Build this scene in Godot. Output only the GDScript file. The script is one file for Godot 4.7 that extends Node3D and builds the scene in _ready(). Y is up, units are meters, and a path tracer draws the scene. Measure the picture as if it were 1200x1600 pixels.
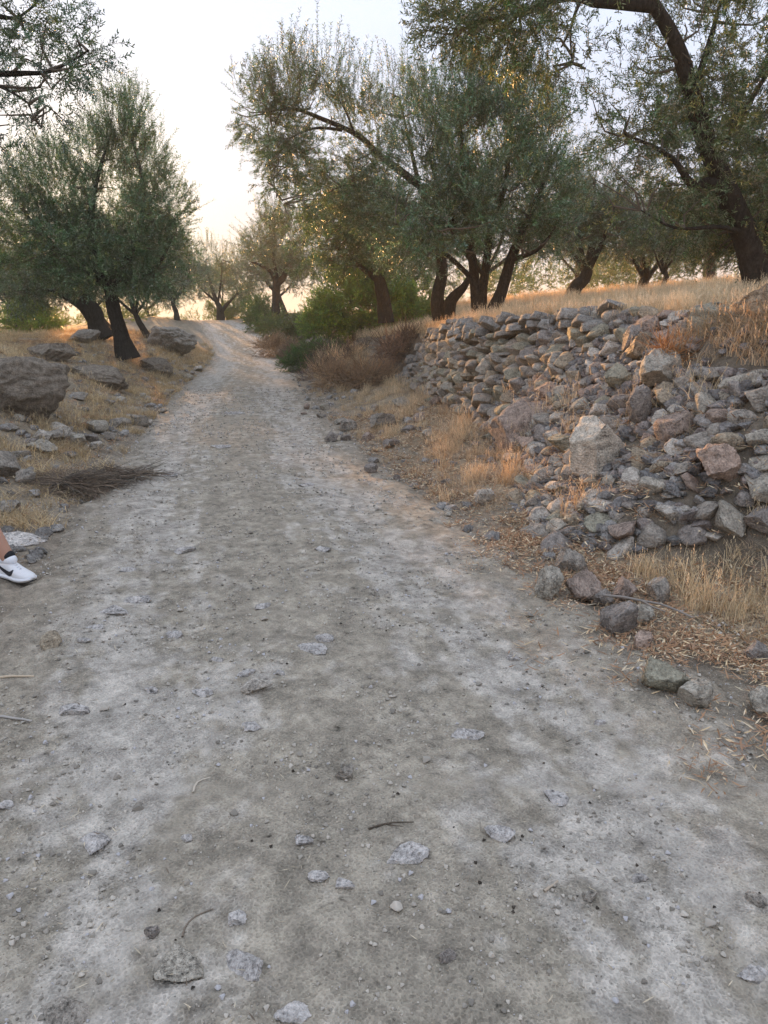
extends Node3D

const SUN_AZ := -20.0
const SUN_EL := 7.5

var rng := RandomNumberGenerator.new()
var nz := FastNoiseLite.new()      # broad, smooth
var nf := FastNoiseLite.new()      # fine, fractal
var n3 := FastNoiseLite.new()      # foliage clumps
var used := {}
var M := {}                        # materials
var S := {}                        # shared meshes
var ROCKS := []                    # rock meshes, fine
var STONES := []                   # stone meshes, cheap
var BOULDERS := []                 # large craggy rocks
var RM := []                       # rock materials

# ---------------------------------------------------------------- mesh collecting
class Shape:
	var v := PackedVector3Array()
	var c := PackedColorArray()
	var u := PackedVector2Array()
	var i := PackedInt32Array()
	func vert(p: Vector3, col := Color.WHITE, uv := Vector2.ZERO) -> int:
		v.append(p); c.append(col); u.append(uv)
		return v.size() - 1
	func tri(a: int, b: int, d: int) -> void:
		i.append(a); i.append(b); i.append(d)
	func quad(a: int, b: int, d: int, e: int) -> void:
		tri(a, b, d); tri(a, d, e)
	func commit(colors := true) -> ArrayMesh:
		var n := PackedVector3Array()
		n.resize(v.size())
		for k in range(0, i.size(), 3):
			var a := i[k]; var b := i[k + 1]; var d := i[k + 2]
			var f := (v[d] - v[a]).cross(v[b] - v[a])
			n[a] += f; n[b] += f; n[d] += f
		for k in n.size():
			n[k] = n[k].normalized() if n[k].length_squared() > 1e-20 else Vector3.UP
		var arr := []
		arr.resize(Mesh.ARRAY_MAX)
		arr[Mesh.ARRAY_VERTEX] = v
		arr[Mesh.ARRAY_NORMAL] = n
		if colors: arr[Mesh.ARRAY_COLOR] = c
		arr[Mesh.ARRAY_TEX_UV] = u
		arr[Mesh.ARRAY_INDEX] = i
		var m := ArrayMesh.new()
		m.add_surface_from_arrays(Mesh.PRIMITIVE_TRIANGLES, arr)
		return m

class Scatter:
	var b := PackedFloat32Array()
	var n := 0
	func put(t: Transform3D, c: Color) -> void:
		var x := t.basis.x; var y := t.basis.y; var z := t.basis.z; var o := t.origin
		b.append_array(PackedFloat32Array([x.x, y.x, z.x, o.x, x.y, y.y, z.y, o.y, x.z, y.z, z.z, o.z, c.r, c.g, c.b, 1.0]))
		n += 1
	func commit(mesh: Mesh) -> MultiMesh:
		var mm := MultiMesh.new()
		mm.transform_format = MultiMesh.TRANSFORM_3D
		mm.use_colors = true
		mm.mesh = mesh
		mm.instance_count = n
		mm.buffer = b
		return mm

# ---------------------------------------------------------------- naming
func numbered(called: String, parent: Node) -> String:
	var key := str(parent.get_instance_id()) + called
	var k: int = used.get(key, 0)
	used[key] = k + 1
	return called if k == 0 else "%s_%03d" % [called, k]

func tag(o: Node, label: String, category: String, group := "") -> Node:
	o.set_meta("label", label); o.set_meta("category", category)
	if group != "": o.set_meta("group", group)
	return o

func thing(called: String, at: Vector3, label: String, category: String, group := "") -> Node3D:
	var o := Node3D.new()
	o.name = numbered(called, self)
	add_child(o, true)
	o.position = at
	tag(o, label, category, group)
	return o

func part(called: String, mesh: Mesh, mat: Material, parent: Node, at := Transform3D()) -> MeshInstance3D:
	var o := MeshInstance3D.new()
	o.name = numbered(called, parent)
	o.mesh = mesh
	o.material_override = mat
	o.transform = at
	parent.add_child(o, true)
	return o

func many(called: String, sc: Scatter, mesh: Mesh, mat: Material, parent: Node) -> MultiMeshInstance3D:
	var o := MultiMeshInstance3D.new()
	o.name = numbered(called, parent)
	o.multimesh = sc.commit(mesh)
	o.material_override = mat
	o.set_meta("kind", "stuff")
	parent.add_child(o, true)
	return o

# ---------------------------------------------------------------- the lie of the land (d is metres ahead of the camera, z = -d)
const CX := [-12.0, 1.6, -4.0, 0.7, 0.0, 0.2, 2.3, -0.1, 3.1, -0.28, 4.2, -0.58, 5.4, -0.9, 7.5, -1.41, 12.0, -2.3, 17.0, -3.2, 22.0, -3.95, 26.0, -4.65, 30.0, -5.55, 35.0, -6.9, 42.0, -9.0, 50.0, -12.0, 70.0, -22.0]
const HW := [0.0, 1.5, 3.0, 1.46, 7.5, 1.3, 12.0, 1.27, 70.0, 1.27]
const RY := [0.0, 0.0, 20.0, 0.0, 24.0, 0.02, 28.0, 0.16, 32.0, 0.42, 37.0, 0.85, 42.0, 1.25, 46.0, 1.38, 52.0, 1.25, 70.0, 0.2]
const WB := [-6.0, 1.6, 2.0, 1.1, 3.0, 0.95, 3.9, 0.95, 4.4, 0.45, 5.0, 0.5, 6.0, 0.8, 7.0, 1.1, 8.2, 1.5, 10.0, 1.55, 12.0, 1.75, 14.0, 1.85, 17.0, 1.0, 22.0, 0.7, 30.0, 0.5, 42.0, 1.0]
const BY := [2.0, 0.04, 4.4, 0.03, 6.0, 0.1, 7.0, 0.16, 8.2, 0.25, 14.0, 0.25, 17.0, 0.15, 22.0, 0.1]
const WT := [-6.0, 3.6, 2.0, 3.0, 3.0, 2.4, 4.0, 2.25, 5.0, 2.15, 6.0, 2.1, 8.2, 2.02, 10.0, 2.0, 12.0, 2.15, 14.0, 2.3, 17.0, 2.3, 22.0, 1.8, 30.0, 1.8, 42.0, 3.0]
const TH := [-6.0, 1.3, 3.0, 1.38, 6.0, 1.42, 10.0, 1.38, 12.0, 1.3, 14.0, 1.18, 17.0, 1.12, 22.0, 0.85, 30.0, 0.55, 42.0, 0.4]
const LB := [0.0, 0.0, 0.5, 0.12, 1.0, 0.33, 1.8, 0.66, 3.0, 0.86, 6.0, 0.98, 12.0, 0.95]

func tbl(t: Array, x: float) -> float:
	if x <= t[0]: return t[1]
	var k := 2
	while k < t.size():
		if x < t[k]:
			var a: float = t[k - 2]; var b: float = t[k]
			var y1: float = t[k - 1]; var y2: float = t[k + 1]
			var y0: float = t[k - 3] if k >= 4 else y1 - (y2 - y1)
			var y3: float = t[k + 3] if k + 3 < t.size() else y2 + (y2 - y1)
			var a0: float = t[k - 4] if k >= 4 else a - (b - a)
			var b3: float = t[k + 2] if k + 3 < t.size() else b + (b - a)
			var m1 := (y2 - y0) / maxf(b - a0, 1e-3)
			var m2 := (y3 - y1) / maxf(b3 - a, 1e-3)
			var w := b - a
			var s := (x - a) / w
			var s2 := s * s
			var s3 := s2 * s
			return (2.0 * s3 - 3.0 * s2 + 1.0) * y1 + (s3 - 2.0 * s2 + s) * w * m1 + (3.0 * s2 - 2.0 * s3) * y2 + (s3 - s2) * w * m2
		k += 2
	return t[t.size() - 1]

var row_cache := {}
func row(d: float) -> PackedFloat32Array:   # centre, half width, height, wall foot offset, foot height, wall top offset, top height
	var key := int(round(d * 100.0))
	if not row_cache.has(key):
		row_cache[key] = PackedFloat32Array([tbl(CX, d), tbl(HW, d), tbl(RY, d), tbl(WB, d), tbl(BY, d), tbl(WT, d), tbl(TH, d)])
	return row_cache[key]

func land(x: float, d: float) -> float:
	var r := row(d)
	var t := x - r[0]
	var o := absf(t) - r[1]
	var base := r[2]
	if o <= 0.0: return base
	var rough := (nz.get_noise_2d(x * 9.0, d * 9.0) * 0.05 + nf.get_noise_2d(x * 30.0, d * 30.0) * 0.03) * smoothstep(0.0, 0.5, o)
	if t > 0.0:
		var y: float
		if o < r[3]: y = base + r[4] * smoothstep(0.0, 1.0, o / r[3])
		elif o < r[5]: y = base + lerpf(r[4], r[6], (o - r[3]) / (r[5] - r[3]))
		else:
			var e := o - r[5]
			y = lerpf(base + r[6], 1.42, smoothstep(0.0, 4.0, e)) + 2.6 * (1.0 - exp(-e * 0.045)) * (1.0 - 0.6 * smoothstep(40.0, 90.0, d))
		return y + rough
	var k := lerpf(0.22, 1.0, smoothstep(3.5, 8.0, d)) * lerpf(1.0, 0.3, smoothstep(25.0, 38.0, d))
	var yl := base + k * tbl(LB, o)
	yl = lerpf(yl, 0.95 + maxf(0.0, base - 0.4) * 0.5, smoothstep(2.0, 6.0, o) * smoothstep(8.0, 16.0, d))
	yl -= smoothstep(30.0, 70.0, d) * smoothstep(2.0, 14.0, o) * 3.0
	return yl + rough

func on_land(x: float, d: float, up := 0.0) -> Vector3:
	return Vector3(x, land(x, d) + up, -d)

func road_y(x: float, d: float) -> float:
	var r := row(d)
	var t := x - r[0]
	var b := nz.get_noise_2d(x * 14.0, d * 14.0) * 0.02 + nf.get_noise_2d(x * 60.0, d * 60.0) * 0.012 + nf.get_noise_2d(x * 260.0 + 50.0, d * 260.0) * 0.005 * clampf(6.0 / maxf(d, 1.0), 0.0, 1.0)
	b -= 0.018 * (exp(-pow((t - 0.72) / 0.28, 2.0)) + exp(-pow((t + 0.72) / 0.28, 2.0)))
	return r[2] + 0.012 + b

func lin(r: float, g: float, b: float) -> Color: return Color(r, g, b)
func alb(r: float, g: float, b: float) -> Color: return Color(r, g, b).linear_to_srgb()

# pale trodden dust and greyer grit of the track
func road_col(x: float, d: float) -> Color:
	var r := row(d)
	var t := x - r[0]
	var wob := nz.get_noise_2d(x * 4.0, d * 4.0 + 200.0) * 0.45
	var track := maxf(exp(-pow((t - 0.68 + wob * 0.6) / 0.40, 2.0)), exp(-pow((t + 0.80 + wob * 0.5) / 0.42, 2.0)))
	var n1 := nf.get_noise_2d(x * 22.0 + 900.0, d * 22.0)
	var n2 := nf.get_noise_2d(x * 90.0, d * 90.0 + 400.0)
	var n4 := nf.get_noise_2d(x * 300.0, d * 300.0 + 400.0)
	var ns := nf.get_noise_2d(t * 110.0, d * 9.0 + 800.0)
	var pale := smoothstep(0.25, 0.85, track * 0.85 + n1 * 0.5 + n2 * 0.6 + n4 * 0.25 + ns * 0.5 - 0.04 + 0.2 * smoothstep(6.0, 20.0, d))
	var grit := Color(0.470, 0.410, 0.318)
	var dust := Color(0.605, 0.545, 0.460)
	var c := grit.lerp(dust, pale)
	var edge := smoothstep(r[1] - 0.5, r[1] + 0.1, absf(t) + n1 * 0.25)
	c = c.lerp(Color(0.37, 0.31, 0.235), edge * 0.6)
	return c * (1.0 + n2 * 0.14 + n4 * 0.12 + ns * 0.10)

func land_col(x: float, d: float) -> Color:
	var r := row(d)
	var t := x - r[0]
	var o := absf(t) - r[1]
	var n1 := nf.get_noise_2d(x * 25.0, d * 25.0 + 70.0)
	var c := Color(0.37, 0.31, 0.235)
	if t > 0.0:
		c = c.lerp(Color(0.40, 0.32, 0.22), smoothstep(0.1, 0.5, o))
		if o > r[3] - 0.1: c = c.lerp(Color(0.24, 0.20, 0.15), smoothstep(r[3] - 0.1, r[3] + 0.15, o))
		if o > r[5] - 0.1: c = c.lerp(Color(0.44, 0.30, 0.17), smoothstep(r[5] - 0.1, r[5] + 0.6, o))
	else:
		c = c.lerp(Color(0.36, 0.295, 0.21), smoothstep(0.1, 0.8, o))
		c = c.lerp(Color(0.34, 0.24, 0.15), smoothstep(3.0, 8.0, o))
	return c * (1.0 + n1 * 0.35)

# ---------------------------------------------------------------- textures and materials
func noise(sd: int, freq: float, oct: int, kind := FastNoiseLite.TYPE_SIMPLEX_SMOOTH) -> FastNoiseLite:
	var n := FastNoiseLite.new()
	n.seed = sd
	n.noise_type = kind
	n.frequency = freq
	n.fractal_octaves = oct
	n.fractal_type = FastNoiseLite.FRACTAL_FBM if oct > 1 else FastNoiseLite.FRACTAL_NONE
	return n

func grey(n: FastNoiseLite, size: int) -> PackedByteArray:
	var im := n.get_seamless_image(size, size, false, false, 0.15, true)
	im.convert(Image.FORMAT_L8)
	return im.get_data()

func tex_of(bytes: PackedByteArray, size: int) -> ImageTexture:
	return ImageTexture.create_from_image(Image.create_from_data(size, size, false, Image.FORMAT_L8, bytes))

func grain(size: int, a: PackedByteArray, b: PackedByteArray, c: PackedByteArray, wa: float, wb: float, wc: float, mid: float, dark_at: int, light_at: int) -> PackedByteArray:
	var out := PackedByteArray()
	out.resize(size * size)
	for k in size * size:
		var x := mid + wa * (a[k] - 127.5) + wb * (b[k] - 127.5) + wc * (c[k] - 127.5)
		if b[k] < dark_at: x -= (dark_at - b[k]) * 1.6
		if c[k] > light_at: x += (c[k] - light_at) * 0.9
		out[k] = int(clampf(x, 0.0, 255.0))
	return out

func std(color: Color, rough := 0.9, spec := 0.3) -> StandardMaterial3D:
	var m := StandardMaterial3D.new()
	m.albedo_color = color
	m.roughness = rough
	m.metallic_specular = spec
	return m

func make_materials() -> void:
	var sz := 1024
	var a := grey(noise(3, 0.006, 4), sz)
	var b := grey(noise(4, 0.05, 4, FastNoiseLite.TYPE_VALUE_CUBIC), sz)
	var c := grey(noise(5, 0.30, 2, FastNoiseLite.TYPE_VALUE), sz)
	var cell := noise(6, 0.05, 1, FastNoiseLite.TYPE_CELLULAR)
	cell.cellular_return_type = FastNoiseLite.RETURN_DISTANCE
	var e := grey(cell, sz)
	var dirt := tex_of(grain(sz, a, b, c, 0.22, 0.24, 0.26, 214.0, 52, 206), sz)
	var relief := PackedByteArray()
	relief.resize(sz * sz)
	for k in sz * sz:
		relief[k] = int(clampf(60.0 + 0.22 * a[k] + 0.26 * b[k] + 0.34 * c[k] - 0.10 * e[k], 0.0, 255.0))
	var dirt_h := tex_of(relief, sz)
	var rs := 512
	var ra := grey(noise(13, 0.012, 5), rs)
	var rb := grey(noise(14, 0.05, 4), rs)
	var rc := grey(noise(15, 0.2, 2), rs)
	var rock := tex_of(grain(rs, ra, rb, rc, 0.55, 0.52, 0.42, 200.0, 66, 215), rs)
	var rock_h := tex_of(grain(rs, ra, rb, rc, 0.5, 0.5, 0.25, 128.0, 0, 255), rs)
	M.rock_tex = rock
	# the track and the soil beside it
	for spec in [["road", 0.71, 2.0], ["soil", 0.8, 2.2]]:
		var m := std(Color.WHITE, 0.95, 0.25)
		m.vertex_color_use_as_albedo = true
		m.albedo_texture = dirt
		m.uv1_scale = Vector3.ONE * spec[1]
		m.heightmap_enabled = true
		m.heightmap_texture = dirt_h
		m.heightmap_scale = spec[2]
		M[spec[0]] = m
	# rocks of several tones
	for tone in [[0.235, 0.220, 0.205], [0.290, 0.275, 0.250], [0.205, 0.190, 0.185], [0.300, 0.235, 0.205], [0.270, 0.235, 0.190], [0.225, 0.220, 0.185], [0.345, 0.325, 0.305], [0.250, 0.205, 0.185], [0.50, 0.485, 0.49], [0.175, 0.155, 0.135]]:
		var m := std(alb(tone[0] * 2.0, tone[1] * 1.89, tone[2] * 1.68), 0.92, 0.25)
		m.albedo_texture = rock
		m.uv1_triplanar = true
		m.uv1_world_triplanar = true
		m.uv1_scale = Vector3.ONE * 2.3
		m.heightmap_enabled = true
		m.heightmap_texture = rock_h
		m.heightmap_scale = 2.2
		RM.append(m)
	M.pale_stone = RM[8].duplicate()
	M.pale_stone.albedo_color = alb(0.66, 0.61, 0.555)
	M.pale_stone.heightmap_scale = 1.4
	M.pale_rock = RM[6].duplicate()
	M.pale_rock.albedo_color = alb(0.86, 0.75, 0.60)
	# bark
	var bark := std(alb(0.080, 0.066, 0.055), 0.95, 0.2)
	bark.albedo_texture = rock
	bark.uv1_triplanar = true
	bark.uv1_scale = Vector3(3.5, 0.9, 3.5)
	bark.heightmap_enabled = true
	bark.heightmap_texture = rock_h
	bark.heightmap_scale = 4.0
	M.bark = bark
	M.twig = std(alb(0.14, 0.115, 0.09), 0.9, 0.2)
	M.leaf = leafy(0.5, Color(0.5, 0.6, 0.36))
	M.straw = leafy(0.8, Color(0.62, 0.52, 0.34))
	M.brush = leafy(0.9, Color(0.2, 0.17, 0.12))
	M.litter = leafy(0.85, Color(0.1, 0.09, 0.06))
	M.chip = RM[0].duplicate()
	M.chip.albedo_color = Color.WHITE
	M.chip.vertex_color_use_as_albedo = true
	M.pebble = std(Color.WHITE, 0.95, 0.2)
	M.pebble.vertex_color_use_as_albedo = true

func leafy(rough: float, through: Color) -> StandardMaterial3D:
	var m := std(Color.WHITE, rough, 0.4)
	m.vertex_color_use_as_albedo = true
	m.cull_mode = BaseMaterial3D.CULL_DISABLED
	m.backlight_enabled = true
	m.backlight = through
	return m

# ---------------------------------------------------------------- stones
func ico(level: int) -> Array:
	var g := (1.0 + sqrt(5.0)) / 2.0
	var v := [Vector3(-1, g, 0), Vector3(1, g, 0), Vector3(-1, -g, 0), Vector3(1, -g, 0), Vector3(0, -1, g), Vector3(0, 1, g), Vector3(0, -1, -g), Vector3(0, 1, -g), Vector3(g, 0, -1), Vector3(g, 0, 1), Vector3(-g, 0, -1), Vector3(-g, 0, 1)]
	for k in v.size(): v[k] = v[k].normalized()
	var f := [0, 11, 5, 0, 5, 1, 0, 1, 7, 0, 7, 10, 0, 10, 11, 1, 5, 9, 5, 11, 4, 11, 10, 2, 10, 7, 6, 7, 1, 8, 3, 9, 4, 3, 4, 2, 3, 2, 6, 3, 6, 8, 3, 8, 9, 4, 9, 5, 2, 4, 11, 6, 2, 10, 8, 6, 7, 9, 8, 1]
	for l in level:
		var seen := {}
		var nf2 := []
		for k in range(0, f.size(), 3):
			var t := [f[k], f[k + 1], f[k + 2]]
			var mid := []
			for j in 3:
				var p: int = t[j]; var q: int = t[(j + 1) % 3]
				var key := mini(p, q) * 100000 + maxi(p, q)
				if not seen.has(key):
					seen[key] = v.size()
					v.append(((v[p] + v[q]) * 0.5).normalized())
				mid.append(seen[key])
			nf2.append_array([t[0], mid[0], mid[2], t[1], mid[1], mid[0], t[2], mid[2], mid[1], mid[0], mid[1], mid[2]])
		f = nf2
	return [v, f]

func stone_mesh(topo: Array, sd: int, cuts: int, near: float, rough: float) -> ArrayMesh:
	var r := RandomNumberGenerator.new()
	r.seed = sd
	var planes := []
	for k in cuts:
		planes.append([rand_dir(r), r.randf_range(near, near + 0.28)])
	var s := Shape.new()
	var off := Vector3(sd * 7.3, sd * 3.1, 0)
	for p0: Vector3 in topo[0]:
		var p := p0
		for pl in planes:
			var over: float = p.dot(pl[0]) - pl[1]
			if over > 0.0: p -= pl[0] * over
		p *= 1.0 + rough * nz.get_noise_3dv(p0 * 60.0 + off) + rough * 0.45 * nz.get_noise_3dv(p0 * 190.0 + off)
		s.vert(p)
	var f: Array = topo[1]
	for k in range(0, f.size(), 3): s.tri(f[k], f[k + 2], f[k + 1])
	# fit to a box of one metre
	var lo := Vector3.ONE * 9.0
	var hi := -lo
	for p in s.v:
		lo = lo.min(p); hi = hi.max(p)
	for k in s.v.size(): s.v[k] = (s.v[k] - (lo + hi) * 0.5) / (hi - lo)
	return s.commit(false)

func rand_dir(r: RandomNumberGenerator) -> Vector3:
	while true:
		var p := Vector3(r.randf_range(-1, 1), r.randf_range(-1, 1), r.randf_range(-1, 1))
		if p.length() < 1.0 and p.length() > 0.1: return p.normalized()
	return Vector3.UP

func pose(at: Vector3, size: Vector3, yaw: float, tip := 0.0, roll := 0.0) -> Transform3D:
	var b := Basis(Vector3.UP, yaw) * Basis(Vector3.RIGHT, tip) * Basis(Vector3.BACK, roll)
	return Transform3D(b * Basis.from_scale(size), at)

func rock(called: String, x: float, d: float, size: Vector3, tone: int, kind: int, sink: float, label: String, category := "stone", group := "", yaw := 99.0, up := 0.0) -> MeshInstance3D:
	if yaw > 90.0: yaw = rng.randf() * TAU
	var o := part(called, (BOULDERS[kind % 5] if maxf(size.x, size.z) > 0.45 else ROCKS[kind % ROCKS.size()]), RM[tone], self, pose(Vector3(x, surf(x, d) + size.y * (0.5 - sink) + up, -d), size, yaw, rng.randf_range(-0.15, 0.15), rng.randf_range(-0.15, 0.15)))
	tag(o, label, category, group)
	return o

func surf(x: float, d: float) -> float:
	var r := row(d)
	var o := absf(x - r[0]) - r[1]
	return road_y(x, d) if o < -0.06 else maxf(land(x, d), road_y(x, d) - 0.11 * smoothstep(-0.08, 0.34, o))

# ---------------------------------------------------------------- tubes, leaves, blades
func tube(s: Shape, pts: Array, rad: Array, sides: int, lump := 0.0, col := Color.WHITE, cap := true) -> void:
	var n := pts.size()
	var dir: Vector3 = (pts[1] - pts[0]).normalized()
	var side := dir.cross(Vector3(0.3, 0.1, 1.0)).normalized()
	var first := s.v.size()
	for k in n:
		var a: Vector3 = pts[maxi(k - 1, 0)]
		var b: Vector3 = pts[mini(k + 1, n - 1)]
		var t := (b - a).normalized()
		side = (side - t * side.dot(t)).normalized()
		var up := t.cross(side)
		for j in sides:
			var ang := TAU * j / sides
			var r: float = rad[k]
			var q := side * cos(ang) + up * sin(ang)
			if lump > 0.0:
				var p: Vector3 = pts[k]
				r *= 1.0 + lump * (nz.get_noise_3dv(Vector3(q.x * 28.0, p.y * 14.0, q.z * 28.0) + p * 6.0) * 1.3 + 0.35 * sin(3.0 * ang + p.y * 1.5))
			s.vert(pts[k] + q * r, col)
	for k in n - 1:
		for j in sides:
			var p0 := first + k * sides + j
			var p1 := first + k * sides + (j + 1) % sides
			s.quad(p0, p0 + sides, p1 + sides, p1)
	if cap:
		var e := s.vert(pts[n - 1] + (pts[n - 1] - pts[n - 2]).normalized() * rad[n - 1] * 0.4, col)
		for j in sides:
			s.tri(first + (n - 1) * sides + j, e, first + (n - 1) * sides + (j + 1) % sides)

func smooth_path(pts: Array, rad: Array, step: float) -> Array:
	var op := []
	var orr := []
	for k in pts.size() - 1:
		var p0: Vector3 = pts[maxi(k - 1, 0)]; var p1: Vector3 = pts[k]; var p2: Vector3 = pts[k + 1]; var p3: Vector3 = pts[mini(k + 2, pts.size() - 1)]
		var m := maxi(1, int(ceil(p1.distance_to(p2) / step)))
		for j in m:
			var t := float(j) / m
			op.append(p1.cubic_interpolate(p2, p0, p3, t))
			orr.append(lerpf(rad[k], rad[k + 1], t))
	op.append(pts[pts.size() - 1]); orr.append(rad[rad.size() - 1])
	return [op, orr]

func leaf(s: Shape, at: Vector3, dir: Vector3, face: Vector3, length: float, width: float, col: Color, bend := 0.15) -> void:
	var w := dir.cross(face).normalized()
	var n := w.cross(dir)
	var a := s.vert(at, col)
	var b := s.vert(at + dir * length * 0.35 + w * width * 0.5 - n * width * 0.1, col)
	var c := s.vert(at + dir * length * 0.35 - w * width * 0.5 - n * width * 0.1, col)
	var e := s.vert(at + dir * length * 0.72 + w * width * 0.36 - n * length * bend * 0.5, col)
	var f := s.vert(at + dir * length * 0.72 - w * width * 0.36 - n * length * bend * 0.5, col)
	var g := s.vert(at + dir * length - n * length * bend, col)
	s.tri(a, b, c); s.quad(b, e, f, c); s.tri(e, g, f)

func sprig_mesh(sd: int, length: float, pairs: int, side_twigs: int, leaf_len: float, leaf_w: float, up_col: Color, under: Color, wood: Color, arch: float) -> ArrayMesh:
	var r := RandomNumberGenerator.new()
	r.seed = sd
	var s := Shape.new()
	var stems := [[Vector3.ZERO, Vector3.UP, length, pairs]]
	for k in side_twigs:
		var h := length * r.randf_range(0.1, 0.7)
		var a := r.randf() * TAU
		stems.append([Vector3(arch * h * h, h, 0), Vector3(cos(a) * 0.8, 0.9, sin(a) * 0.8).normalized(), length * r.randf_range(0.3, 0.55), int(pairs * 0.5)])
	for st in stems:
		var o: Vector3 = st[0]; var dir: Vector3 = st[1]; var L: float = st[2]
		var pts := []
		var rad := []
		for k in 5:
			var t := k / 4.0 * L
			pts.append(o + dir * t + Vector3(arch * t * t, -absf(arch) * t * t * 0.3, 0))
			rad.append(lerpf(0.0035, 0.001, k / 4.0))
		tube(s, pts, rad, 3, 0.0, wood, false)
		for k in int(st[3]):
			var t: float = L * (0.12 + 0.88 * (k + 0.5) / float(st[3]))
			var p: Vector3 = o + dir * t + Vector3(arch * t * t, -absf(arch) * t * t * 0.3, 0)
			var a0 := k * 1.57 + r.randf_range(-0.5, 0.5)
			for h in 2:
				var a := a0 + PI * h + r.randf_range(-0.3, 0.3)
				var e := dir.cross(Vector3(cos(a), 0.2, sin(a))).normalized()
				var ld := (dir * r.randf_range(0.5, 1.1) + e * 0.9 + Vector3(0, r.randf_range(-0.35, 0.2), 0)).normalized()
				var col := up_col.lerp(under, 1.0 if r.randf() < 0.3 else 0.0) * r.randf_range(0.75, 1.25)
				leaf(s, p, ld, (dir + rand_dir(r) * 0.6).normalized(), leaf_len * r.randf_range(0.7, 1.15), leaf_w * r.randf_range(0.8, 1.2), col, r.randf_range(-0.1, 0.25))
	return s.commit()

func tuft_mesh(sd: int, blades: int, spread: float, h: float, lean: float, col: Color, heads: int) -> ArrayMesh:
	var r := RandomNumberGenerator.new()
	r.seed = sd
	var s := Shape.new()
	for k in blades:
		var a := r.randf() * TAU
		var rr := spread * sqrt(r.randf())
		var p := Vector3(cos(a) * rr, -0.02, sin(a) * rr)
		var a2 := r.randf() * TAU
		var out := Vector3(cos(a2), 0, sin(a2))
		var L := h * r.randf_range(0.45, 1.1)
		var ln := lean * r.randf_range(0.2, 1.5)
		var w := r.randf_range(0.0018, 0.0042)
		var tone := col * r.randf_range(0.72, 1.25)
		var face := r.randf() * TAU
		var side := Vector3(cos(face), 0, sin(face))
		var last := []
		var n := 4
		for j in n:
			var t := j / float(n - 1)
			var q := p + out * L * ln * t * t + Vector3.UP * L * t * (1.0 - 0.25 * ln * t)
			var ww := w * (1.0 - t * 0.75)
			var ids := [s.vert(q - side * ww, tone), s.vert(q + side * ww, tone)]
			if j > 0: s.quad(last[0], ids[0], ids[1], last[1])
			last = ids
			if j == n - 1 and k < heads:
				for m in 5:
					leaf(s, q + Vector3(0, -0.012 * m, 0), (Vector3.UP + rand_dir(r) * 0.5).normalized(), rand_dir(r), 0.02, 0.006, tone * 1.1)
	return s.commit()

func tangle_mesh(sd: int, n: int, length: float, flat: float, thick: float, col: Color) -> ArrayMesh:
	var r := RandomNumberGenerator.new()
	r.seed = sd
	var s := Shape.new()
	for k in n:
		var d0 := rand_dir(r)
		d0.y = absf(d0.y) * flat + 0.05
		var p := rand_dir(r) * length * 0.25
		p.y = absf(p.y) * flat
		var pts := [p]
		var rad := [thick]
		for j in 4:
			d0 = (d0 + rand_dir(r) * 0.45).normalized()
			if flat < 0.6: d0.y *= flat
			p = p + d0 * length * 0.25
			pts.append(p)
			rad.append(thick * (1.0 - 0.2 * (j + 1)))
		tube(s, pts, rad, 3, 0.0, col * r.randf_range(0.65, 1.35), false)
	return s.commit()

func bits_mesh(sd: int, n: int, spread: float, len_lo: float, len_hi: float, w: float, cols: Array) -> ArrayMesh:
	var r := RandomNumberGenerator.new()
	r.seed = sd
	var s := Shape.new()
	for k in n:
		var a := r.randf() * TAU
		var rr := spread * sqrt(r.randf())
		var dir := Vector3(r.randf_range(-1, 1), r.randf_range(-0.12, 0.25), r.randf_range(-1, 1)).normalized()
		leaf(s, Vector3(cos(a) * rr, r.randf_range(0.002, 0.014), sin(a) * rr), dir, (Vector3.UP + rand_dir(r) * 0.7).normalized(), r.randf_range(len_lo, len_hi), w * r.randf_range(0.6, 1.3), cols[r.randi() % cols.size()] * r.randf_range(0.8, 1.2), r.randf_range(-0.3, 0.3))
	return s.commit()

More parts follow.
